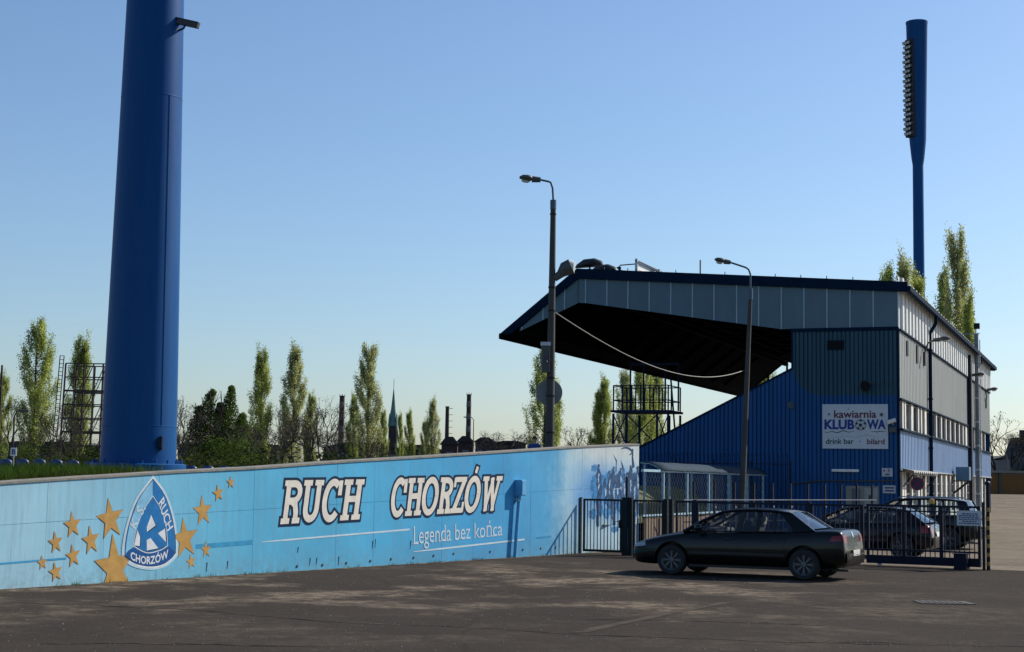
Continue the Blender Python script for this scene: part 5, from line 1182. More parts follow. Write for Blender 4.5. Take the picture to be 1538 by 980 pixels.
def wheel_meshes(r, w, spokes):
    q = [(r*.66, -w/2+.02), (r*.70, -w/2), (r*.92, -w/2), (r*.985, -w/2+.025), (r, -w/2+.05), (r, w/2-.05), (r*.985, w/2-.025), (r*.92, w/2), (r*.68, w/2)]
    tyre = MB().lathe(q, 36, caps=False).mesh('tyre', rubber, True)
    rm = MB(); rm.lathe([(r*.60, -w/2+.05), (r*.66, -w/2+.012), (r*.69, -w/2+.004), (r*.69, -w/2+.03), (r*.65, w/2-.03), (r*.3, w/2-.04)], 36, caps=False)
    rim = rm.mesh('rim', rim_m, True)
    sp = MB()
    for k in range(spokes):
        a = 2*math.pi*k/spokes
        for da in (-.10, .10):
            sp.bar((r*.12*math.cos(a), r*.12*math.sin(a), -w/2+.035), (r*.63*math.cos(a+da), r*.63*math.sin(a+da), -w/2+.03), r*.05, .02)
    spk = sp.mesh('spokes', rim_m)
    hub = MB().lathe([(r*.17, -w/2+.02), (r*.16, -w/2+.012), (r*.1, -w/2+.008), (r*.1, -w/2+.04)], 16).mesh('hub', rim_m, True)
    disc = MB().lathe([(r*.60, -w/2+.07), (r*.60, -w/2+.075), (.02, -w/2+.08)], 24).mesh('brake_disc', trim_blk)
    return tyre, rim, spk, hub, disc
def car(name, label, frame, loc, S, rz=0.0):
    t = thing(name, label, 'car', loc, frame.a + rz); col = S['paint']
    # ---- lower body loft
    rows = []
    for u, zb, zt, hw, cr in S['st']:
        half = [(0, zb), (hw*.62, zb), (hw*.88, zb+.02), (hw*.97, zb+.10), (hw*1.0, zb + (zt-zb)*.35), (hw*1.0, zb + (zt-zb)*.62), (hw*.975, zt - (zt-zb)*.16), (hw*.93, zt-.03), (hw*.85, zt), (hw*.5, zt+cr*.8), (0, zt+cr)]
        rows.append([(u, y, z) for y, z in half] + [(u, -y, z) for y, z in reversed(half[1:-1])])
    mb = MB(); mb.grid(rows, close=True); n = len(rows[0]); mb.f += [tuple(range(n)), tuple(len(mb.v)-n+j for j in reversed(range(n)))]
    o = bpy.data.objects.new('tmp', mb.mesh('tmp', col, True)); C.objects.link(o)
    sb = o.modifiers.new('s', 'SUBSURF'); sb.levels = 2; sb.render_levels = 2
    cut = MB(); r, (uf, ur) = S['r'], S['wx']; W = S['W']/2
    for u in (uf, ur):
        for s in (-1, 1): cut.tube([(u, s*(W-.25), r+.005), (u, s*(W+.3), r+.005)], r*1.20, 28)
    co = bpy.data.objects.new('cut', cut.mesh('cut', trim_blk)); C.objects.link(co)
    bo = o.modifiers.new('b', 'BOOLEAN'); bo.object = co; bo.operation = 'DIFFERENCE'; bo.solver = 'EXACT'
    me = evaluated(o); bpy.data.objects.remove(o); bpy.data.objects.remove(co); me.name = 'body'
    me.polygons.foreach_set('use_smooth', [True]*len(me.polygons)); me.set_sharp_from_angle(angle=R(40))
    body = obj('body', me, t)
    bv = BVHTree.FromPolygons([v.co for v in me.vertices], [tuple(p.vertices) for p in me.polygons])
    def side_y(u, z, s):
        h = bv.ray_cast(Vector((u, s*3, z)), Vector((0, -s, 0))); return h[0].y if h[0] else s*W*.9
    def end_x(y, z, s):
        h = bv.ray_cast(Vector((2.2 + s*6, y, z)), Vector((-s, 0, 0))); return h[0].x if h[0] else None
    def side_patch(nm, poly4, s, mat, off=.004, parent=t, nu=8, nv=6):
        (a, b_, c_, d_) = poly4; g = []
        for j in range(nv+1):
            row = []
            for i in range(nu+1):
                fu, fv = i/nu, j/nv; u = (a[0]*(1-fu)+b_[0]*fu)*(1-fv) + (d_[0]*(1-fu)+c_[0]*fu)*fv; z = (a[1]*(1-fu)+b_[1]*fu)*(1-fv) + (d_[1]*(1-fu)+c_[1]*fu)*fv
                row.append((u, side_y(u, z, s) + s*off, z))
            g.append(row)
        return MB().grid(g).build(nm, mat, parent, smooth=True)
    def end_patch(nm, y0, y1, z0, z1, s, mat, off=.004, nu=8, nv=4):
        g = []
        for j in range(nv+1):
            row = []
            for i in range(nu+1):
                y, z = y0+(y1-y0)*i/nu, z0+(z1-z0)*j/nv; x = end_x(y, z, s)
                row.append(((x if x is not None else (0.1 if s < 0 else S['L']-.1)) + s*off, y, z))
            g.append(row)
        return MB().grid(g).build(nm, mat, t, smooth=True)
    # ---- greenhouse
    zr, wb, wr = S['zr'], S['wb'], S['wr']; zbelt = S['zbelt']
    def gy(z, s): f = (z - zbelt)/(zr - zbelt); return s*(wb + (wr - wb)*max(0, f)**1.15)
    ru = S['roof']     # [(u, z)] from windscreen top to rear window top
    g = []
    for u, z in ru:
        w_ = wr; g.append([(u, w_*k, z + .035*(1 - k*k)) for k in (-1.0, -.97, -.8, -.4, 0, .4, .8, .97, 1.0)])
    ro = MB().grid(g).build('roof', col, t, smooth=True); so = ro.modifiers.new('s', 'SOLIDIFY'); so.thickness = .03
    A0, A1, C1, C0 = S['A0'], ru[0], ru[-1], S['C0']
    def gpt(u, z, s, off=0.0): return (u, gy(z, s) + s*off, z)
    for s in (-1, 1):
        dlo = S['dlo']
        MB().add([gpt(u, z, s, -.012) for u, z in dlo], [tuple(range(len(dlo)))]).build('side_window', glass_car, t)
        mb = MB(); mb.tube([gpt(A0[0], A0[1]-.02, s, -.01), gpt((A0[0]+A1[0])/2, (A0[1]+A1[1])/2+.012, s, -.005), gpt(A1[0]+.02, A1[1]-.005, s, 0)], [.045, .034, .034], 8); mb.build('front_pillar', col, t, smooth=True)
        mb = MB(); mb.tube([gpt(u, z - .012, s, .0) for u, z in ru], .030, 8); mb.build('roof_rail', col, t, smooth=True)
        for (ua, za), (ub, zb), w_ in S['pillars']:
            mb = MB(); mb.prism([(ua-w_/2, za), (ua+w_/2, za), (ub+w_/2, zb), (ub-w_/2, zb)], lambda u, z: gpt(u, z, s, .004), lambda u, z: gpt(u, z, s, -.04)); mb.build('pillar', trim_blk, t)
        mb = MB(); mb.prism(S['cp'], lambda u, z: gpt(u, z, s, .008), lambda u, z: gpt(u, z, s, -.06)); mb.build('rear_pillar', col, t)
        mb = MB(); mb.tube([gpt(u, z, s, .01) for u, z in S['beltline']], .011, 6); mb.build('belt_trim', trim_blk, t)
        # mirror, doors, handles, side strip
        mu, mz = A0[0] + .38, zbelt + .07
        MB().tube([(mu, gy(zbelt, s), zbelt + .02), (mu - .02, gy(zbelt, s) + s*.07, mz)], .025, 6).build('mirror_arm', trim_blk, t)
        MB().tube([(mu - .09, gy(zbelt, s) + s*.13, mz), (mu - .03, gy(zbelt, s) + s*.14, mz+.005), (mu + .04, gy(zbelt, s) + s*.14, mz)], [.04, .075, .065], 10).build('mirror', col, t, smooth=True)
        for a, b_, c_, d_ in S['doors']:
            d = side_patch('door', (a, b_, c_, d_), s, col, .005, t, 10, 8); hu, hz = b_[0] - .16, zbelt - .14
            MB().box(hu-.09, hu+.07, min(side_y(hu, hz, s)+s*.004, side_y(hu, hz, s)+s*.034), max(side_y(hu, hz, s)+s*.004, side_y(hu, hz, s)+s*.034), hz-.014, hz+.014).build('door_handle', S.get('handle', trim_blk), d, bevel=.006)
        side_patch('side_moulding', ((uf+r*1.25, .44), (ur-r*1.25, .44), (ur-r*1.25, .50), (uf+r*1.25, .50)), s, trim_blk, .012, t, 14, 2)
        side_patch('headlight', S['head'], s, clear_lens, .006, t, 6, 4); side_patch('tail_light', S['tail'], s, red_lens, .006, t, 6, 4)
    # ---- screens
    def screen(nm, p0, p1, bulge, inset):
        g = []
        for k in range(5):
            f = k/4; u = p0[0]+(p1[0]-p0[0])*f; z = p0[1]+(p1[1]-p0[1])*f; w_ = gy(z, 1) - inset
            g.append([(u + bulge*(1-f*.5)*(1 - c*c), w_*c, z + .02*(1-c*c)) for c in (-1, -.6, -.2, .2, .6, 1)])
        MB().grid(g).build(nm, glass_car, t, smooth=True)
    screen('windscreen', (A0[0]+.02, A0[1]), (A1[0]-.0, A1[1]), -.10, .03); screen('rear_window', (C0[0]-.02, C0[1]+.01), (C1[0]+.0, C1[1]), .08, .05)
    # ---- lights and plates on the ends
    for s in (-1, 1):
        ya, yb = sorted((s*S['tl'][0], s*S['tl'][1])); end_patch('tail_light', ya, yb, S['tl'][2], S['tl'][3], 1, red_lens, .006)
        ya, yb = sorted((s*S['hl'][0], s*S['hl'][1])); end_patch('headlight', ya, yb, S['hl'][2], S['hl'][3], -1, clear_lens, .006)
    end_patch('number_plate', -.26, .26, S['pz'], S['pz']+.115, 1, plate_m, .034); end_patch('number_plate', -.26, .26, .36, .475, -1, plate_m, .012)
    end_patch('bumper', -W*.80, W*.80, .34, .54, 1, col, .028, 16, 4); end_patch('bumper', -W*.72, W*.72, .30, .46, -1, col, .02, 16, 4)
    end_patch('grille', -.38, .38, S['hl'][2], S['hl'][3]-.01, -1, trim_blk, .005)
    end_patch('rear_strip', -S['tl'][1]*.85, S['tl'][1]*.85, .49, .52, 1, trim_blk, .034, 12, 1)
    end_patch('badge', -.045, .045, S['tl'][3]-.06, S['tl'][3]+.05, 1, chrome, .010, 2, 2)
    MB().tube([(S['L']-.35, -.45, .20), (S['L']-.02, -.45, .20)], .025, 8).build('exhaust', lampgrey, t)
    # ---- cabin
    cu = S['seats']
    for u, hd in cu:
        for y in ((-.36, .36)):
            st_ = MB(); st_.cbox((u + .0, y, .52), (.50, .48, .16), 0, R(-6)); st_.cbox((u + .30, y, .82), (.13, .46, .62), 0, R(16)); so_ = st_.build('seat', seat_m, t, bevel=.04)
            MB().cbox((u + .42, y, S['zbelt'] + .20), (.09, .26, .18), 0, R(12)).build('headrest', beige_m if hd else seat_m, t, bevel=.04)
    MB().cbox((A0[0] + .40, 0, zbelt - .04), (.42, 1.3, .22), 0, R(6)).build('dashboard', trim_blk, t, bevel=.04)
    sw = MB(); cx, cz = A0[0] + .78, zbelt + .0
    sw.tube([(cx + .10*math.sin(a/16*6.2832)*.5, -.36 + .18*math.cos(a/16*6.2832), cz + .17*math.sin(a/16*6.2832)) for a in range(17)], .016, 6); sw.build('steering_wheel', trim_blk, t, smooth=True)
    MB().box(A0[0]+.1, C0[0]-.2, -W*.86, W*.86, .18, .24).build('floor_pan', trim_blk, t)
    MB().cbox((S['roof'][-1][0] + .12, 0, zbelt - .03), (.55, 1.3, .04)).build('parcel_shelf', seat_m, t)
    # ---- wheels
    ty, ri, sp_, hu, di = wheel_meshes(r, .20, S.get('spokes', 8))
    for u in (uf, ur):
        for s in (-1, 1):
            wz = bpy.data.objects.new('wheel', ty); C.objects.link(wz); wz.parent = t; wz.name = 'wheel'
            wz.location = (u, s*(W - .11), r); wz.rotation_euler = (R(90) if s < 0 else R(-90), R(20), 0) if False else (R(-90) if s < 0 else R(90), 0, 0)
            for nm, m_ in (('rim', ri), ('spokes', sp_), ('hub_cap', hu), ('brake_disc', di)): obj(nm, m_, wz)
    for u in (uf, ur):
        MB().tube([(u, -W+.3, r), (u, W-.3, r)], .05, 8).build('axle', trim_blk, t)
    return t
sedan = dict(L=4.56, W=1.76, r=.305, wx=(.93, 3.64), zr=1.37, zbelt=.93, wb=.80, wr=.575, paint=paint('dark_green_paint', (0.003, 0.0048, 0.0046)), spokes=8,
    st=[(0.0, .34, .50, .52, .0), (.03, .24, .60, .66, .0), (.12, .20, .66, .76, .02), (.40, .19, .755, .84, .035), (.80, .19, .835, .865, .04), (1.15, .19, .90, .875, .04), (1.5, .20, .92, .88, .0), (2.3, .20, .935, .885, .0), (3.1, .20, .955, .88, .0), (3.7, .20, .99, .87, .02), (4.05, .22, 1.02, .86, .03), (4.38, .24, 1.02, .83, .02), (4.49, .26, .99, .79, .0), (4.53, .28, .70, .77, .0), (4.56, .34, .62, .70, .0)],
    roof=[(1.92, 1.345), (2.2, 1.385), (2.6, 1.40), (3.0, 1.385), (3.30, 1.345)], A0=(1.16, .92), C0=(3.84, 1.02),
    dlo=[(1.36, .93), (1.93, 1.31), (2.3, 1.355), (2.75, 1.36), (3.12, 1.32), (3.46, 1.0), (3.44, .96)], beltline=[(1.36, .925), (2.3, .945), (3.36, .965)],
    pillars=[((2.30, .94), (2.36, 1.36), .10), ((3.05, .95), (2.99, 1.34), .05), ((1.62, .93), (1.62, 1.10), .03)], cp=[(3.40, .95), (3.87, 1.0), (3.33, 1.35), (3.08, 1.352), (3.40, 1.03)],
    doors=[((1.33, .26), (2.28, .26), (2.29, .90), (1.33, .88)), ((2.31, .26), (3.05, .28), (3.36, .92), (2.32, .90))],
    head=((.06, .56), (.36, .60), (.34, .69), (.10, .63)), tail=((4.22, .80), (4.47, .80), (4.46, .92), (4.27, .90)), tl=(.50, .74, .78, .93), hl=(.40, .66, .56, .62), pz=.50, seats=[(2.05, True), (2.95, False)])
pf = ground(1008, 864); pr = ground(1210, 872.5); ang = math.atan2(pr.y - pf.y, pr.x - pf.x)
cf = Frame(pf, ang); near_y = .88 - .02
car('parked_car', 'dark green four-door saloon parked on the open asphalt in front of the fence', cf, cf.w(-.93, near_y), rescale(sedan, .955, 3.64, .87))
hatch = dict(L=4.15, W=1.73, r=.31, wx=(.85, 3.37), zr=1.36, zbelt=.92, wb=.79, wr=.575, paint=paint('dark_navy_paint', (0.002, 0.0025, 0.006)), spokes=6,
    st=[(0.0, .34, .52, .52, .0), (.03, .24, .62, .66, .0), (.12, .20, .68, .76, .02), (.40, .19, .77, .83, .035), (.80, .19, .86, .855, .04), (1.05, .19, .91, .865, .04), (1.5, .20, .93, .87, .0), (2.3, .20, .95, .87, .0), (3.1, .20, .98, .865, .0), (3.7, .22, 1.0, .85, .0), (3.95, .24, .98, .82, .0), (4.08, .26, .92, .78, .0), (4.12, .28, .70, .76, .0), (4.15, .34, .62, .70, .0)],
    roof=[(1.80, 1.335), (2.1, 1.385), (2.6, 1.40), (3.1, 1.375), (3.45, 1.33)], A0=(1.02, .92), C0=(3.95, .98),
    dlo=[(1.25, .93), (1.82, 1.30), (2.2, 1.35), (2.8, 1.36), (3.2, 1.33), (3.48, 1.02), (3.42, .965)], beltline=[(1.25, .925), (2.3, .955), (3.42, .975)],
    pillars=[((2.22, .94), (2.28, 1.36), .10), ((3.0, .96), (2.95, 1.35), .05)], cp=[(3.40, .96), (3.98, .98), (3.50, 1.335), (3.18, 1.345), (3.38, 1.05)],
    doors=[((1.25, .26), (2.20, .26), (2.21, .90), (1.25, .88)), ((2.23, .26), (2.95, .28), (3.2, .93), (2.24, .91))],
    head=((.06, .58), (.36, .62), (.34, .71), (.10, .65)), tail=((3.86, .72), (4.05, .72), (4.02, .92), (3.88, .92)), tl=(.48, .72, .68, .92), hl=(.40, .66, .58, .64), pz=.62, seats=[(1.95, False), (2.85, False)])
pw = ground(1353.5, 839.5); hf = Frame(pw, ang)
car('parked_car', 'dark navy hatchback parked behind the sliding gate with its tail to the sun', hf, hf.w(-3.37, .84), rescale(hatch, .92, 9, 1))
wagon = dict(hatch); wagon.update(L=4.35, W=1.78, r=.33, wx=(.88, 3.50), zr=1.56, zbelt=1.02, wb=.81, wr=.62, paint=paint('black_blue_paint', (0.003, 0.004, 0.007)),
    st=[(u*4.35/4.15, zb + .04, zt + .10, hw*1.02, cr) for u, zb, zt, hw, cr in hatch['st']],
    roof=[(1.85, 1.53), (2.2, 1.585), (2.8, 1.60), (3.5, 1.58), (3.95, 1.53)], A0=(1.1, 1.02), C0=(4.18, 1.08),
    dlo=[(1.35, 1.03), (1.87, 1.50), (2.3, 1.55), (3.2, 1.56), (3.75, 1.52), (3.95, 1.12), (3.9, 1.07)], beltline=[(1.35, 1.03), (2.3, 1.05), (3.9, 1.075)],
    pillars=[((2.32, 1.04), (2.38, 1.56), .10), ((3.1, 1.06), (3.08, 1.55), .07)], cp=[(3.88, 1.06), (4.2, 1.09), (4.0, 1.53), (3.72, 1.535), (3.86, 1.15)],
    doors=[((1.3, .30), (2.30, .30), (2.31, 1.0), (1.3, .98)), ((2.33, .30), (3.08, .32), (3.3, 1.02), (2.34, 1.0))],
    head=((.06, .66), (.38, .70), (.36, .80), (.10, .74)), tail=((4.05, .80), (4.25, .80), (4.22, 1.02), (4.07, 1.02)), tl=(.52, .75, .76, 1.02), hl=(.40, .66, .66, .74), pz=.66)
pw = ground(1424, 826); wf = Frame(pw, ang)
wg = car('parked_car', 'tall black estate car parked nearest to the stand behind the hatchback', wf, wf.w(-3.50, .87), rescale(wagon, .925, 9, 1))
for s in (-1, 1):
    MB().tube([(2.0, s*.60, 1.49), (2.1, s*.60, 1.53), (3.7, s*.60, 1.52), (3.8, s*.60, 1.47)], .018, 6).build('roof_bar', chrome, wg)
# ================================================================== TREES
bark = pm('bark', (0.055, 0.045, 0.036), .95, .3, 3, bump=.5, bscale=12); bark_d = pm('bark_dark', (0.026, 0.023, 0.020), .95, .3, 3)
L_SPR, L_OLV, L_GRN, L_BUD = leafmat('poplar_leaf', (0.37, 0.42, 0.12), .55), leafmat('poplar_leaf_pale', (0.41, 0.43, 0.19), .55), leafmat('broad_leaf', (0.10, 0.15, 0.03), .45), leafmat('bud_leaf', (0.10, 0.085, 0.055), .3)
def poplar(seed, H=20.0, W=3.2, n=5200, leaf=.26):
    """columnar poplar: trunk, steep limbs that each carry leaves; returns trunk and crown meshes"""
    q = random.Random(seed); tr, cr = MB(), MB()
    lean = (q.uniform(-.3, .3), q.uniform(-.3, .3))
    tr.tube([(lean[0]*t*t, lean[1]*t*t, H*t) for t in (0, .1, .3, .5, .7, .9, 1.0)], [.30, .25, .2, .15, .10, .05, .015], 8)
    limbs = []
    def env(t): return W/2*(.55 + .55*math.sin(min(1, t/.45)*math.pi/2))*(1 if t < .45 else max(.06, 1 - ((t-.45)/.56)**1.5))
    for k in range(60):
        t0 = .04 + .82*(k/60)**.95; a = q.uniform(0, 6.283); ln = H*q.uniform(.16, .30)*(1 - .4*t0)
        t1 = min(.985, t0 + ln/H); r1 = env((t0+t1)/2)*q.uniform(.55, 1.08)
        pts = [(0, 0, t0*H), (r1*.55*math.cos(a), r1*.55*math.sin(a), (t0*.72+t1*.28)*H), (r1*.95*math.cos(a), r1*.95*math.sin(a), (t0*.4+t1*.6)*H), (r1*.9*math.cos(a), r1*.9*math.sin(a), t1*H)]
        pts = [(x + lean[0]*(z/H)**2, y + lean[1]*(z/H)**2, z) for x, y, z in pts]
        tr.tube(pts, [.07*(1.1-t0), .05*(1.1-t0), .03, .01], 5); limbs.append((pts, q.uniform(.5, 1.3)))
        for j in range(3):
            f = q.uniform(.25, .9); i = min(2, int(f*3)); ff = f*3 - i; b0 = Vector(pts[i]).lerp(Vector(pts[i+1]), ff); a2 = a + q.uniform(-1.4, 1.4); l2 = q.uniform(.6, 1.7)
            b1 = b0 + Vector((math.cos(a2)*l2*.28, math.sin(a2)*l2*.28, l2)); tr.tube([b0, b1], [.022, .006], 4); limbs.append(([tuple(b0), tuple(b0.lerp(b1, .4)), tuple(b0.lerp(b1, .75)), tuple(b1)], q.uniform(.25, .6)))
    tot = sum(w_ for _, w_ in limbs)
    for pts, w_ in limbs:
        for _ in range(int(n*w_/tot)):
            f = q.random()**.8; i = min(2, int(f*3)); ff = f*3 - i; p = Vector(pts[i]).lerp(Vector(pts[i+1]), ff)
            p += Vector((q.gauss(0, .20), q.gauss(0, .20), q.gauss(-.05, .34))); s = leaf*q.uniform(.45, 1.15)
            d1 = Vector((q.gauss(0, 1), q.gauss(0, 1), q.gauss(0, .9))).normalized(); d2 = d1.cross(Vector((q.gauss(0, 1), q.gauss(0, 1), q.gauss(0, 1)))).normalized()
            cr.add([p - d1*s*.5, p + d2*s*.28, p + d1*s*.5, p - d2*s*.28], [(0, 1, 2, 3)])
    return tr, cr
def raw(mb, name, mat):
    me = bpy.data.meshes.new(name); me.from_pydata(mb.v, [], mb.f); me.materials.append(mat); me.update(); return me
POP = []
for i in range(5):
    tr, cr = poplar(11 + i*7, 20, (4.0, 4.7, 3.5, 4.4, 5.4)[i], 30000, .24); POP.append((raw(tr, 'trunk', bark), raw(cr, 'crown', (L_OLV, L_SPR, L_SPR, L_OLV, L_SPR)[i])))
def tree(name, label, px, top_y, Y, meshes, H0, width=1.0, group=None, rz=None, base=None):
    tp = at(px, top_y, Y); zb = gz(tp.x, Y) if base is None else base; s = (tp.z - zb)/H0
    t = thing(name, label, 'tree', (tp.x, Y, zb), random.uniform(0, 6.28) if rz is None else rz, group); t.scale = (s*width, s*width, s)
    for nm, me in zip(('trunk', 'crown'), meshes): obj(nm, me, t)
    return t
GP = 'tall columnar poplars round the stadium'
pops = [  # px, top, distance, mesh, width factor, label
    (4, 560, 170, 2, 1.0, 'columnar poplar cut off by the edge behind the dry grass, left of the B sign'),
    (58, 477, 150, 1, 1.0, 'tallest pale poplar between the B sign and the lattice frame'),
    (122, 504, 140, 2, 1.05, 'narrow poplar growing through the rusty lattice frame'),
    (396, 522, 150, 2, .9, 'slim columnar poplar beside the bushy dark green tree'),
    (444, 519, 150, 0, 1.0, 'broad columnar poplar in front of the half-hidden striped chimney'),
    (467, 590, 165, 2, .9, 'short poplar at the shoulder of the broad poplar'),
    (556, 518, 150, 3, .95, 'broad columnar poplar between the striped chimney and the church spire'),
    (532, 592, 190, 2, .9, 'thin low poplar close to the striped chimney'),
    (577, 615, 190, 2, .8, 'thin low poplar just left of the church spire'),
    (602, 620, 220, 2, .6, 'very thin poplar just right of the church spire'),
    (616, 616, 210, 2, .85, 'small separate poplar right of the church spire'),
    (650, 599, 200, 0, .9, 'small broad poplar left of the plain dark chimney'),
    (640, 630, 210, 2, .9, 'low poplar shoulder left of the plain dark chimney'),
    (820, 517, 150, 1, 1.0, 'poplar standing behind the concrete lamp post with the round sign'),
    (909, 565, 150, 2, .95, 'slim poplar left of the blue camera platform'),
    (898, 585, 150, 2, .8, 'slender low poplar next to the slim poplar left of the camera platform'),
    (940, 556, 140, 0, .9, 'poplar seen through the left part of the camera platform'),
    (962, 535, 135, 4, .95, 'dense yellow-green poplar behind the middle of the camera platform'),
    (985, 552, 140, 1, .95, 'yellow-green poplar behind the right part of the camera platform'),
    (1018, 640, 180, 0, 1.0, 'low poplar top peeping over the raked blue flank'),
    (1150, 545, 150, 4, 1.1, 'poplar glimpsed through the open end of the stand'),
    (1330, 395, 150, 1, .7, 'pale poplar top behind the roof left of the far mast'),
    (1358, 384, 150, 0, .7, 'pale poplar top just left of the far mast behind the roof'),
    (1376, 405, 152, 2, .8, 'poplar top partly hidden by the far mast'),
    (1434, 346, 125, 3, .62, 'very tall poplar behind the lit side of the stand'),
    (1417, 400, 128, 2, .62, 'lower poplar leaning out beside the very tall poplar'),
    (1456, 440, 122, 2, .6, 'small poplar spur at the right of the very tall poplar')]
for px, ty, Y, mi, wf_, lab in pops: tree('poplar_tree', lab, px, ty, Y, POP[mi], 20.0, wf_*(20/ (20*1.0)), GP)
# bare, finely branched trees
def bare(seed, H=10.0, spread=.9, depth=6, leaves=0, leaf=.16):
    q = random.Random(seed); tr, cr = MB(), MB(); tips = []
    def grow(p, d, ln, r, k):
        m = p + d*ln*.5 + Vector((q.gauss(0, .05), q.gauss(0, .05), q.gauss(0, .03)))*ln; e = p + d*ln
        tr.tube([p, m, e], [r, r*.85, r*.68], 6 if k < 2 else (4 if k < 4 else 3), caps=False)
        if k >= depth: tips.append(e); return
        for j in range(3 if q.random() < .55 or k == 1 else 2):
            a = q.uniform(0, 6.283); tilt = q.uniform(.25, .75)*spread; s = d.cross(Vector((math.cos(a), math.sin(a), .3))).normalized()
            nd = (d*math.cos(tilt) + s*math.sin(tilt) + Vector((0, 0, .10))).normalized(); grow(e if j else e, nd, ln*q.uniform(.62, .84), max(.012, r*.66), k+1)
    grow(Vector((0, 0, 0)), Vector((q.gauss(0, .05), q.gauss(0, .05), 1)).normalized(), H*.27, H*.016, 0)
    zmax = max(p[2] for p in tr.v)
    for _ in range(leaves):
        p = q.choice(tips) + Vector((q.gauss(0, .25), q.gauss(0, .25), q.gauss(0, .2))); s = leaf*q.uniform(.5, 1.2)
        d1 = Vector((q.gauss(0, 1), q.gauss(0, 1), q.gauss(0, 1))).normalized(); d2 = d1.orthogonal().normalized(); cr.add([p - d1*s*.5, p + d2*s*.35, p + d1*s*.5, p - d2*s*.35], [(0, 1, 2, 3)])
    for m_ in (tr, cr): m_.v = [(x*10/zmax, y*10/zmax, z*10/zmax) for x, y, z in m_.v]
    return tr, cr
BARE = []
for i, (sd_, spd, lv) in enumerate(((3, .85, 500), (8, 1.05, 300), (21, .75, 700))):
    tr, cr = bare(sd_, 10, spd, 6, lv); BARE.append((raw(tr, 'trunk', bark_d), raw(cr, 'crown', L_BUD)))
GB = 'bare spring trees'
for px, ty, Y, mi, wf_, lab in [(275, 592, 120, 0, 1.0, 'bare twiggy tree right beside the near blue mast'), (300, 640, 112, 1, 1.3, 'bare tree at the left foot of the bushy dark green tree'), (392, 628, 112, 1, 1.3, 'bare tree at the foot of the slim poplar'), (410, 640, 108, 0, 1.3, 'low bare tree between the slim poplar and the broad one'), (455, 636, 110, 1, 1.2, 'bare tree at the foot of the broad poplar near the hidden chimney'), (470, 615, 118, 0, 1.1, 'upright bare tree right of the broad poplar near the hidden chimney'), (524, 640, 112, 1, 1.2, 'bare tree right of the banded chimney foot'), (545, 650, 105, 0, 1.2, 'low bare tree under the broad poplar by the church'), (45, 640, 112, 1, 1.3, 'low bare tree behind the seats near the B sign'), (110, 640, 108, 0, 1.3, 'low bare tree in front of the lattice frame'), (262, 640, 110, 2, 1.0, 'low bare tree half hidden by the near blue mast'), (15, 590, 150, 2, .9, 'bare tree at the foot of the leftmost poplar'), (90, 600, 130, 0, 1.1, 'bare tree left of the lattice frame'), (150, 620, 115, 1, 1.0, 'bare tree tangled in the foot of the lattice frame'),
        (485, 597, 130, 2, 1.0, 'bare tree with upright twigs left of the striped chimney'), (500, 628, 120, 0, 1.1, 'bare tree in front of the striped chimney'), (425, 610, 130, 0, 1.0, 'bare tree between the slim and the broad poplar'), (745, 640, 210, 1, 1.3, 'flat-topped bare tree right of the tall chimney'), (776, 646, 215, 1, 1.2, 'flat-topped bare tree left of the man in blue'), (722, 655, 230, 1, 1.0, 'small bare tree close to the tall chimney'),
        (857, 632, 190, 1, 1.2, 'bare tree right of the round sign'), (885, 655, 180, 0, 1.2, 'low bare tree left of the camera platform'), (1495, 620, 170, 0, 1.35, 'wide bare tree behind the garages beside the end of the stand'), (1524, 645, 175, 2, 1.3, 'bare tree behind the garages by the dark roof'), (1508, 640, 185, 1, 1.2, 'thin bare tree between the two larger bare trees behind the garages')]:
    tree('bare_tree', lab, px, ty, Y, BARE[mi], 10.0, wf_, GB)
# bushy green trees and undergrowth
def bushy(seed, n=9000, leaf=.30, lobes=None):
    q = random.Random(seed); tr, cr = bare(seed, 10, .7, 4, 0)
    lobes = lobes or [(q.gauss(0, 1.3), q.gauss(0, 1.3), q.uniform(2.5, 8.6), q.uniform(.7, 1.5)) for _ in range(24)]
    for _ in range(n):
        x, y, z, r = q.choice(lobes); d = Vector((q.gauss(0, 1), q.gauss(0, 1), q.gauss(0, 1))).normalized(); p = Vector((x, y, z)) + d*r*q.random()**.4*Vector((1, 1, 1.15)).z
        if p.z < .4: continue
        s = leaf*q.uniform(.5, 1.15); d1 = Vector((q.gauss(0, 1), q.gauss(0, 1), q.gauss(0, 1))).normalized(); d2 = d1.orthogonal().normalized(); cr.add([p - d1*s*.5, p + d2*s*.35, p + d1*s*.5, p - d2*s*.35], [(0, 1, 2, 3)])
    return tr, cr
q_ = random.Random(4)
def two_lobed():
    L = []
    for cx, top in ((-1.1, 9.3), (.9, 9.7), (-2.1, 7.6), (-.1, 8.0), (2.0, 7.0)):
        for k in range(17): z = 1.2 + (top - 1.0)*k/16; L.append((cx*(1.15 - .15*k/16) + q_.gauss(0, .12), q_.gauss(0, .5)*(1 - k/17), z, 1.3*(1 - (k/16)**1.6) + .34))
    return L
tr, cr = bushy(5, 38000, .20, two_lobed()); BUSH1 = (raw(tr, 'trunk', bark_d), raw(cr, 'crown', L_GRN))
tr, cr = bushy(6, 4200, .26); BUSH2 = (raw(tr, 'trunk', bark_d), raw(cr, 'crown', L_GRN))
tree('green_tree', 'bushy dark green tree with two rounded tops left of the slim poplar', 333, 583, 125, BUSH1, 10, 1.0, None, R(10))
tree('green_tree', 'lower green tree filling the gap under the slim poplar', 368, 622, 128, BUSH2, 10, 1.2)
L_DRK, L_OLD = leafmat('shrub_leaf', (0.035, 0.052, 0.014), .35), leafmat('shrub_leaf_olive', (0.075, 0.085, 0.025), .4)
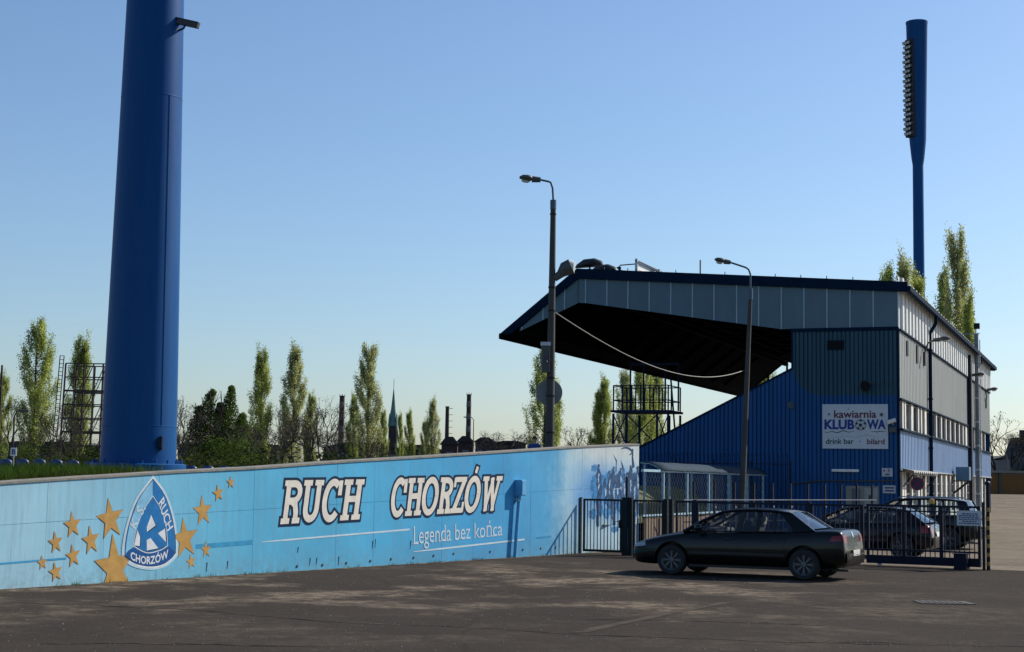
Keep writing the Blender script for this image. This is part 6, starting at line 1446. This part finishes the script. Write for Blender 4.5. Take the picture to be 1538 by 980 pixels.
for px, ty, lab in ((350, 645, 'low green tree below the two rounded tops'), (34, 660, 'low green tree behind the B sign')): tree('green_tree', lab, px, ty, 104, BUSH2, 10, 1.2)
def shrub(seed):
    q = random.Random(seed); st_, cr = MB(), MB()
    for k in range(22):
        a = q.uniform(0, 6.28); r = q.uniform(.3, 1.5); h = q.uniform(1.6, 3.3); p1 = (r*math.cos(a), r*math.sin(a), h); st_.tube([(r*.15*math.cos(a), r*.15*math.sin(a), 0), (r*.6*math.cos(a), r*.6*math.sin(a), h*.55), p1], [.05, .035, .01], 4)
        for _ in range(64):
            f = q.uniform(.25, 1.05); p = Vector((r*f*math.cos(a) + q.gauss(0, .3), r*f*math.sin(a) + q.gauss(0, .3), h*f + q.gauss(0, .22))); s = q.uniform(.10, .26); d1 = Vector((q.gauss(0, 1), q.gauss(0, 1), q.gauss(0, 1))).normalized(); d2 = d1.orthogonal().normalized(); cr.add([p - d1*s*.5, p + d2*s*.35, p + d1*s*.5, p - d2*s*.35], [(0, 1, 2, 3)])
    return raw(st_, 'stem', bark_d), raw(cr, 'foliage', (L_DRK, L_OLD, L_BUD)[seed % 3])
SH = [shrub(3), shrub(4), shrub(5), shrub(6)]
qs = random.Random(12)
for i in range(34):
    px = -20 + i*16.5 + qs.uniform(-5, 5); Y = qs.uniform(85, 108); p = at(px, 700, Y); si = qs.choice((0, 0, 1, 2, 3)); lab = 'low spring shrub in the tangled undergrowth along the foot of the poplars'
    t = thing('shrub', lab, 'shrub', (p.x, Y, gz(p.x, Y)), qs.uniform(0, 6.28), 'undergrowth shrubs behind the mural wall'); s = qs.uniform(.45, .95); t.scale = (s*1.6, s*1.6, s)
    for nm, me in zip(('stem', 'foliage'), SH[si]): obj(nm, me, t)

# ================================================================== FAR BACKGROUND
brick_d = pm('sooty_brick', (0.055, 0.038, 0.034), .9, .25, .4, dirt=(.025, .022, .022), dirt_amt=.7, dscale=.15); far_con = pm('far_concrete', (0.20, 0.19, 0.18), .9, .2, .3); roof_d = pm('dark_roof', (0.035, 0.032, 0.033), .9, .2, .3); chim_w = pm('chimney_pale', (0.17, 0.155, 0.15), .9, .2, .5); copper = pm('copper_green', (0.10, 0.20, 0.17), .7, .2, .3)
def chimney(px, ty, Y, wpx, label, stripes, rungs=False, extra=0):
    tp = at(px, ty, Y); zb = gz(tp.x, Y); H = tp.z - zb; r = wpx/2*Y/2400
    t = thing('factory_chimney', label, 'chimney', (tp.x, Y, zb)); MB().lathe([(r*1.5, 0), (r*1.25, H*.3), (r, H)], 20).build('shaft', brick_d, t, smooth=True)
    for k in range(stripes): z = H*(.93 - k*.145); rr_ = r*(1 + .25*(1 - z/H)) + .06; MB().lathe([(rr_ + .06, z - H*.066), (rr_, z)], 20).build('band', chim_w, t, smooth=True)
    MB().lathe([(r + .15, H), (r + .15, H + .3)], 20).build('rim', brick_d, t)
    if extra:
        for a in range(4): MB().tube([(r*math.cos(a*1.57), r*math.sin(a*1.57), H), (r*math.cos(a*1.57), r*math.sin(a*1.57), H + .9)], .09, 4).build('rod', blacksteel, t)
    if rungs:
        for k in range(9): z = H*(.98 - k*.085); MB().box(r*.9, r + 1.3, -.06, .06, z, z + .16).build('rung', blacksteel, t)
chimney(514, 596, 600, 7.6, 'dark red and white banded chimney left of the church spire', 5, extra=1)
chimney(428, 622, 620, 6.5, 'banded chimney half hidden behind the broad poplar', 3)
chimney(672, 612, 560, 5.4, 'plain dark chimney with a row of iron rungs', 0, True)
chimney(704.5, 594, 560, 6.6, 'tall banded chimney among the dark factory roofs', 6, extra=1)
# church
tp = at(591.5, 583, 900); zb = gz(0, 900); H = tp.z - zb; ch = thing('church_tower', 'distant church tower with a slender green copper spire', 'church', (tp.x, 900, zb))
zt_ = at(591, 640, 900).z - zb; w_ = 2.35
MB().box(-w_, w_, -w_, w_, 0, zt_).build('tower', brick_d, ch)
MB().lathe([(w_*1.28, zt_), (w_*.55, zt_ + (H-zt_)*.45), (.12, H)], 8).build('spire', copper, ch)
MB().tube([(0, 0, H), (0, 0, H + 5)], .12, 4).build('finial', blacksteel, ch)
for dx in (-1, 1):
    for dy in (-1, 1): MB().lathe([(.55, zt_ - 1), (.5, zt_ + 3), (.05, zt_ + 7)], 6, (dx*w_*.86, dy*w_*.86, 0)).build('pinnacle', copper, ch)
for dx in (-.8, .8): MB().box(dx-.4, dx+.4, -w_-.1, -w_+.05, zt_*.72, zt_*.9).build('belfry_window', darkinside, ch)
MB().box(-w_*3, -w_, -4, 6, 0, zt_*.45).build('nave', brick_d, ch)
MB().box(w_, w_*2.4, -4, 6, 0, zt_*.55).build('aisle', brick_d, ch)
# factory halls
def hall(px0, px1, eave_y, ridge_y, Y, label, lights=0, mat=None):
    a, b_ = at(px0, eave_y, Y), at(px1, eave_y, Y); zb = gz(0, Y); W_ = b_.x - a.x; he = a.z - zb; hr = at(px0, ridge_y, Y).z - zb
    t = thing('factory_hall', label, 'factory hall', (a.x, Y, zb)); D_ = min(30, W_*1.2)
    mb = MB(); mb.box(0, W_, 0, D_, 0, he).build('wall', mat or brick_d, t)
    mb = MB(); mb.prism([(-.6, he), (W_ + .6, he), (W_*.72, hr), (W_*.28, hr)] if hr - he > .4 else [(-.6, he), (W_ + .6, he), (W_ + .6, he + .6), (-.6, he + .6)], lambda x, z: (x, -.6, z + .01), lambda x, z: (x, D_ + .6, z + .01)); mb.build('roof', roof_d, t)
    for k in range(lights): x = W_*(k + .3)/lights; MB().box(x, x + W_/lights*.45, -.15, -.01, he*.55, he*.8).build('window', far_con, t)
    return t
hall(688, 686+24, 664, 655, 480, 'small gabled dark brick hall left of the tall chimney foot', 1); hall(663, 687, 668, 656, 500, 'narrow gabled hall beside the plain dark chimney', 1)
hall(714, 742, 664, 657, 470, 'gabled sooty hall right of the tall chimney', 2); hall(742, 790, 666, 662, 480, 'long flat sooty hall left of the man in blue', 4)
hall(600, 664, 676, 668, 520, 'low dark hall below the church spire', 5); hall(486, 600, 672, 664, 540, 'long dark factory hall behind the broad poplars', 8); hall(268, 430, 668, 664, 400, 'long flat factory hall behind the bushy green tree', 8, pm('hall_grey', (.10, .09, .085), .9, .2, .3))
hall(628, 700, 684, 681, 380, 'pale low factory wall with buttresses at the chimney feet', 4, far_con); hall(-30, 170, 672, 662, 330, 'brown brick factory hall behind the lattice frame', 8)
hall(560, 640, 682, 678, 420, 'pale low shed in front of the church', 3, far_con)
hall(786, 900, 682, 676, 450, 'low dark shed behind the concrete lamp post', 3)
# old lattice scoreboard frame
YL = 118.0
a, b_ = at(88, 690, YL), at(178, 690, YL); zt_ = at(100, 546, YL).z; LF = thing('scoreboard_frame', 'rusty open steel lattice frame of an old scoreboard behind the near mast', 'steel frame', (a.x, YL, gz(a.x, YL))); Wl_ = b_.x - a.x; zt_ -= LF.location.z
rust = pm('rusty_steel', (0.045, 0.035, 0.03), .9, .3, 2); xl = (at(99, 545, YL).x - a.x)
for y in (0, 3.0):
    n = 7
    for k in range(n): f = k/(n-1); xb_, xt_ = Wl_*f, xl + (Wl_ - xl)*f; mb = MB(); mb.bar((xb_, y, 0), (xt_, y, zt_), .11 if k % 2 == 0 else .06); mb.build('upright', rust, LF)
    for k in range(9): z = zt_*(.12 + .88*k/8); x0 = xl*z/zt_; mb = MB(); mb.bar((x0, y, z), (Wl_, y, z), .08 if k % 3 else .14); mb.build('crossbeam', rust, LF)
    for k in range(4):
        for j in range(3):
            z0, z1_ = zt_*(.12 + .88*j*2/6), zt_*(.12 + .88*(j*2+2)/6); f0, f1_ = k/4, (k+1)/4; x0 = xl*z0/zt_ + (Wl_ - xl*z0/zt_)*f0; x1 = xl*z1_/zt_ + (Wl_ - xl*z1_/zt_)*f1_
            mb = MB(); mb.bar((x0, y, z0), (x1, y, z1_), .055); mb.build('diagonal', rust, LF)
lx0, lx1 = at(92, 537, YL).x - a.x, at(98, 537, YL).x - a.x; zl = at(92, 535, YL).z - LF.location.z
for x, s in ((lx0, .1), (lx1, .1)): mb = MB(); mb.bar((x - .45, -.3, 0), (x, -.3, zl), .06); mb.build('ladder_stile', rust, LF)
for k in range(34): z = zl*k/33; mb = MB(); mb.bar((lx0 - .45*(1 - z/zl), -.3, z), (lx1 - .45*(1 - z/zl), -.3, z), .04); mb.build('ladder_rung', rust, LF)
tp = at(2, 548, 118); t = thing('lattice_mast', 'top of a rusty lattice mast cut off by the picture edge', 'mast', (tp.x - .6, 118, gz(0, 118))); ht_ = tp.z - gz(0, 118)
for dx in (-.5, .5):
    for dy in (-.5, .5): MB().box(dx-.06, dx+.06, dy-.06, dy+.06, 0, ht_).build('leg', rust, t)
for k in range(12): z = ht_*k/11; MB().box(-.5, .5, -.56, -.46, z-.04, z+.04).build('crossbar', rust, t)
for k in range(11): mb = MB(); mb.bar((-.5 if k % 2 else .5, -.5, ht_*k/11), (.5 if k % 2 else -.5, -.5, ht_*(k+1)/11), .06); mb.build('diagonal', rust, t)
# B sector sign, far street lamps
YB = 58.0; c = at(20.5, 679, YB); t = thing('sector_sign', 'small white board with a blue letter B on a post among the seats', 'sign', (c.x, YB, 1.0)); z = c.z - 1.0
MB().box(-.11, .11, -.01, .01, z-.15, z+.15).build('board', whitepaint, t); MB().tube([(0, .03, 0), (0, .03, z + .1)], .025, 6).build('post', galv, t)
mb = MB(); text_on(mb, 'B', (-.065, z-.085), (.065, z-.085), (-.065, z+.09), (.065, z+.09), lambda a_, b__, o_: (a_, -o_, b__), .03, 0, .014); mb.build('letter', pm('letter_blue', (.01, .05, .25), .5), t)
for px, ty, Y, lab, dx in ((22, 617, 110, 'thin street lamp behind the B sign', -.5), (711.5, 627, 240, 'thin street lamp in front of the tall banded chimney', .9)):
    tp = at(px, ty, Y); zb = gz(tp.x, Y); t = thing('street_lamp', lab, 'street lamp', (tp.x, Y, zb)); H = tp.z - zb
    MB().tube([(0, 0, 0), (0, 0, H - .4), (-dx*.3, 0, H - .05), (-dx, 0, H)], [.09, .06, .05, .04], 8).build('pole', polem, t, smooth=True); MB().cbox((-dx*1.3, 0, H), (.7, .3, .16)).build('head', lampgrey, t, bevel=.05)
# blue stadium seats behind the wall
seat_b = pm('seat_blue', (0.010, 0.045, 0.17), .4, .1, 4)
sb_, lg = MB(), MB()
sb_.grid([[(x*w2, y + .06*x*x*(-1 if y > 0 else 0), z) for x in (-1, -.7, -.35, 0, .35, .7, 1)] for y, z, w2 in ((-.20, .40, .21), (0, .37, .22), (.17, .39, .22), (.21, .46, .22), (.24, .60, .215), (.26, .72, .19), (.262, .78, .12))])
seat_me = sb_.mesh('bucket', seat_b, True); slot_me = MB().box(-.07, .07, .20, .262, .60, .64).mesh('hand_slot', darkinside); lg.box(-.03, .03, -.05, .05, 0, .37); leg_me = lg.mesh('bracket', galv)
for i in range(19):
    px = -14 + i*25.2; Y = 50.0; zt_ = at(px, 690 + 10*sstep(40, 300, px) + 3*sstep(300, 420, px), Y).z; p = at(px, 700, Y)
    if 150 < px < 258: continue
    t = thing('stadium_seat', 'blue plastic stadium seat in the row behind the mural wall', 'seat', (p.x, Y, zt_ - .78), R(180), 'blue stadium seats behind the wall')
    o = obj('bucket', seat_me, t); so = o.modifiers.new('s', 'SOLIDIFY'); so.thickness = .012; obj('hand_slot', slot_me, t); obj('bracket', leg_me, t)
# garages and a dark roof at the end of the yard
YG = 158.0; a = at(1474, 741, YG); zb = gz(a.x, YG); gr_m = pm('garage_wall', (0.16, 0.15, 0.14), .9, .2, 1); gdoor = pm('garage_ochre', (0.17, 0.075, 0.012), .7, .2, 1.5, stretch=(6, 1, 1))
hG = at(1500, 710.5, YG).z - zb; ga = thing('garage_row', 'row of low garages with ochre doors and a flat pale roof across the yard', 'garage', (a.x - 1, YG, zb))
MB().box(0, 26, .2, 6, 0, hG).build('wall', gr_m, ga); MB().box(-.2, 26.2, -.25, 6.2, hG, hG + .22).build('roof', far_con, ga)
pitch_ = (at(1505, 730, YG).x - at(1484, 730, YG).x)
for k in range(9):
    x = .25 + k*2.75; MB().box(x, x + 2.45, .12, .19, .04, hG - .22).build('door', gdoor, ga); MB().box(x + 2.48, x + 2.72, .02, .198, 0, hG).build('pier', pm('pier_teal', (.05, .075, .075), .8), ga)
tp = at(1533, 676, 185); zb = gz(0, 185); t = thing('dark_house', 'dark gabled house roof showing behind the garages at the picture edge', 'house', (tp.x, 185, zb)); z1_ = tp.z - zb
MB().box(0, 9, 0, 8, 0, z1_ - 2.2).build('wall', brick_d, t); mb = MB(); mb.prism([(0, z1_-2.2), (9, z1_-2.2), (7.5, z1_+1.6), (1.4, z1_+1.6)], lambda x, z: (x, -.3, z), lambda x, z: (x, 8.3, z)); mb.build('roof', roof_d, t)
MB().box(1.0, 1.6, 3, 3.6, z1_-2.2, z1_+2.4).build('chimney', brick_d, t)
hall(1478, 1538, 700, 693, 200, 'low dark hedge-high shed behind the garages', 0, roof_d); hall(1496, 1560, 690, 684, 215, 'long dark shed roof behind the bare trees by the garages', 0, roof_d)
fb = thing('boundary_wall', 'low pale concrete wall piece behind the garages', 'wall', (at(1512, 700, 170).x, 170, gz(0, 170))); MB().box(0, .3, 0, 6, 0, 3.6).build('slab', far_con, fb)

# ================================================================== PEOPLE behind the wall
def person(label, head_px, head_y, Y, gzv, shirt, skin, hair_m, turn=0.0, name='person'):
    hp = at(head_px, head_y, Y); H = hp.z - gzv; k = H/1.76
    t = thing(name, label, 'person', (hp.x, Y, gzv), turn); t.scale = (k, k, k)
    J = dict(pel=(0, 0, .95), sp=(0, .01, 1.15), ch=(0, .01, 1.33), nk=(0, 0, 1.48), hd0=(0, -.015, 1.56), hd1=(0, -.02, 1.64), hd2=(0, -.005, 1.72), shL=(-.18, .01, 1.41), elL=(-.25, .03, 1.13), wrL=(-.23, -.08, .89), shR=(.18, .01, 1.41), elR=(.25, .03, 1.13), wrR=(.23, -.08, .89),
             hipL=(-.10, 0, .90), knL=(-.11, -.02, .49), anL=(-.11, .01, .08), toL=(-.12, -.15, .03), hipR=(.10, 0, .90), knR=(.11, -.02, .49), anR=(.11, .01, .08), toR=(.12, -.15, .03))
    Rr = dict(pel=(.15, .11), sp=(.145, .10), ch=(.165, .115), nk=(.055, .055), hd0=(.066, .075), hd1=(.078, .092), hd2=(.062, .078), shL=(.065, .065), elL=(.045, .045), wrL=(.028, .033), shR=(.065, .065), elR=(.045, .045), wrR=(.028, .033), hipL=(.09, .09), knL=(.058, .06), anL=(.04, .045), toL=(.04, .03), hipR=(.09, .09), knR=(.058, .06), anR=(.04, .045), toR=(.04, .03))
    E = [('pel', 'sp'), ('sp', 'ch'), ('ch', 'nk'), ('nk', 'hd0'), ('hd0', 'hd1'), ('hd1', 'hd2'), ('ch', 'shL'), ('shL', 'elL'), ('elL', 'wrL'), ('ch', 'shR'), ('shR', 'elR'), ('elR', 'wrR'), ('pel', 'hipL'), ('hipL', 'knL'), ('knL', 'anL'), ('anL', 'toL'), ('pel', 'hipR'), ('hipR', 'knR'), ('knR', 'anR'), ('anR', 'toR')]
    # five fingers on each hand
    for s, S in ((-1, 'L'), (1, 'R')):
        wx, wy, wz = J['wr' + S]; J['pa' + S] = (wx, wy - .015, wz - .06); Rr['pa' + S] = (.020, .038); E.append(('wr' + S, 'pa' + S))
        for f in range(5):
            dy = -.036 + f*.018 if f else -.045; ln = (.05, .075, .085, .08, .062)[f]
            J['f%s%d' % (S, f)] = (wx - s*.005, wy + dy - .005, wz - (.10 if f else .07)); J['g%s%d' % (S, f)] = (wx - s*.018, wy + dy - .01, wz - (.10 if f else .07) - ln*.8)
            Rr['f%s%d' % (S, f)] = (.009, .009); Rr['g%s%d' % (S, f)] = (.0075, .0075); E += [('pa' + S, 'f%s%d' % (S, f)), ('f%s%d' % (S, f), 'g%s%d' % (S, f))]
    keys = list(J); me = bpy.data.meshes.new('body'); me.from_pydata([J[j] for j in keys], [(keys.index(a_), keys.index(c_)) for a_, c_ in E], [])
    o = bpy.data.objects.new('tmp', me); C.objects.link(o); sk = o.modifiers.new('k', 'SKIN'); sv = me.skin_vertices[0].data
    for i, j in enumerate(keys): sv[i].radius = Rr[j]
    sv[0].use_root = True; ss_ = o.modifiers.new('s', 'SUBSURF'); ss_.levels = 2; ss_.render_levels = 2
    m2 = evaluated(o); bpy.data.objects.remove(o); m2.name = 'body'; m2.materials.clear()
    trousers = pm('dark_trousers', (.02, .022, .03), .9)
    for m_ in (skin, shirt, trousers): m2.materials.append(m_)
    for p in m2.polygons:
        c_ = p.center; arm = abs(c_.x) > .19
        p.material_index = 0 if c_.z > 1.475 or (arm and c_.z < 1.20) else (1 if c_.z > .93 else 2); p.use_smooth = True
    b_ = obj('body', m2, t)
    hm = MB(); hm.grid([[(.086*math.sin(f)*math.cos(a_), .012 + .102*math.sin(f)*math.sin(a_), 1.648 + .118*math.cos(f)) for a_ in [2*math.pi*k_/16 for k_ in range(16)]] for f in (.02, .4, .8, 1.15, 1.5)], close=True); hm.v = [(x, y + (.022 if z < 1.70 and y < -.02 else 0), z + (.045 if z < 1.72 and y < -.03 else 0)) for x, y, z in hm.v]
    hm.build('hair', hair_m, t, smooth=True)
    for s in (-1, 1): MB().lathe([(.012, -.03), (.02, 0), (.012, .03)], 8, (s*.088, .01, 1.63)).build('ear', skin, t, smooth=True); MB().lathe([(.004, -.006), (.009, 0), (.004, .006)], 8, (s*.033, -.105, 1.655)).build('eye', darkinside, t)
    MB().tube([(0, -.10, 1.66), (0, -.125, 1.615), (0, -.10, 1.605)], [.010, .016, .010], 6).build('nose', skin, t, smooth=True); MB().box(-.025, .025, -.108, -.098, 1.572, 1.582).build('mouth', pm('lips', (.25, .08, .07), .6), t)
    return t
skin = pm('skin', (.42, .24, .17), .55, .05, 8); shirt_b = pm('blue_shirt', (.012, .05, .22), .8, .1, 6); hair_d = pm('dark_hair', (.02, .014, .01), .7)
person('person in a royal blue shirt with dark hair standing behind the mural wall, turned away', 803, 655, 58.0, 1.70, shirt_b, skin, hair_d, R(165))
person('person of whom only the crown of the head shows above the wall top', 761, 677, 42.5, 1.05, pm('grey_shirt', (.2, .2, .2), .8), skin, pm('fair_hair', (.35, .22, .13), .7), R(40))
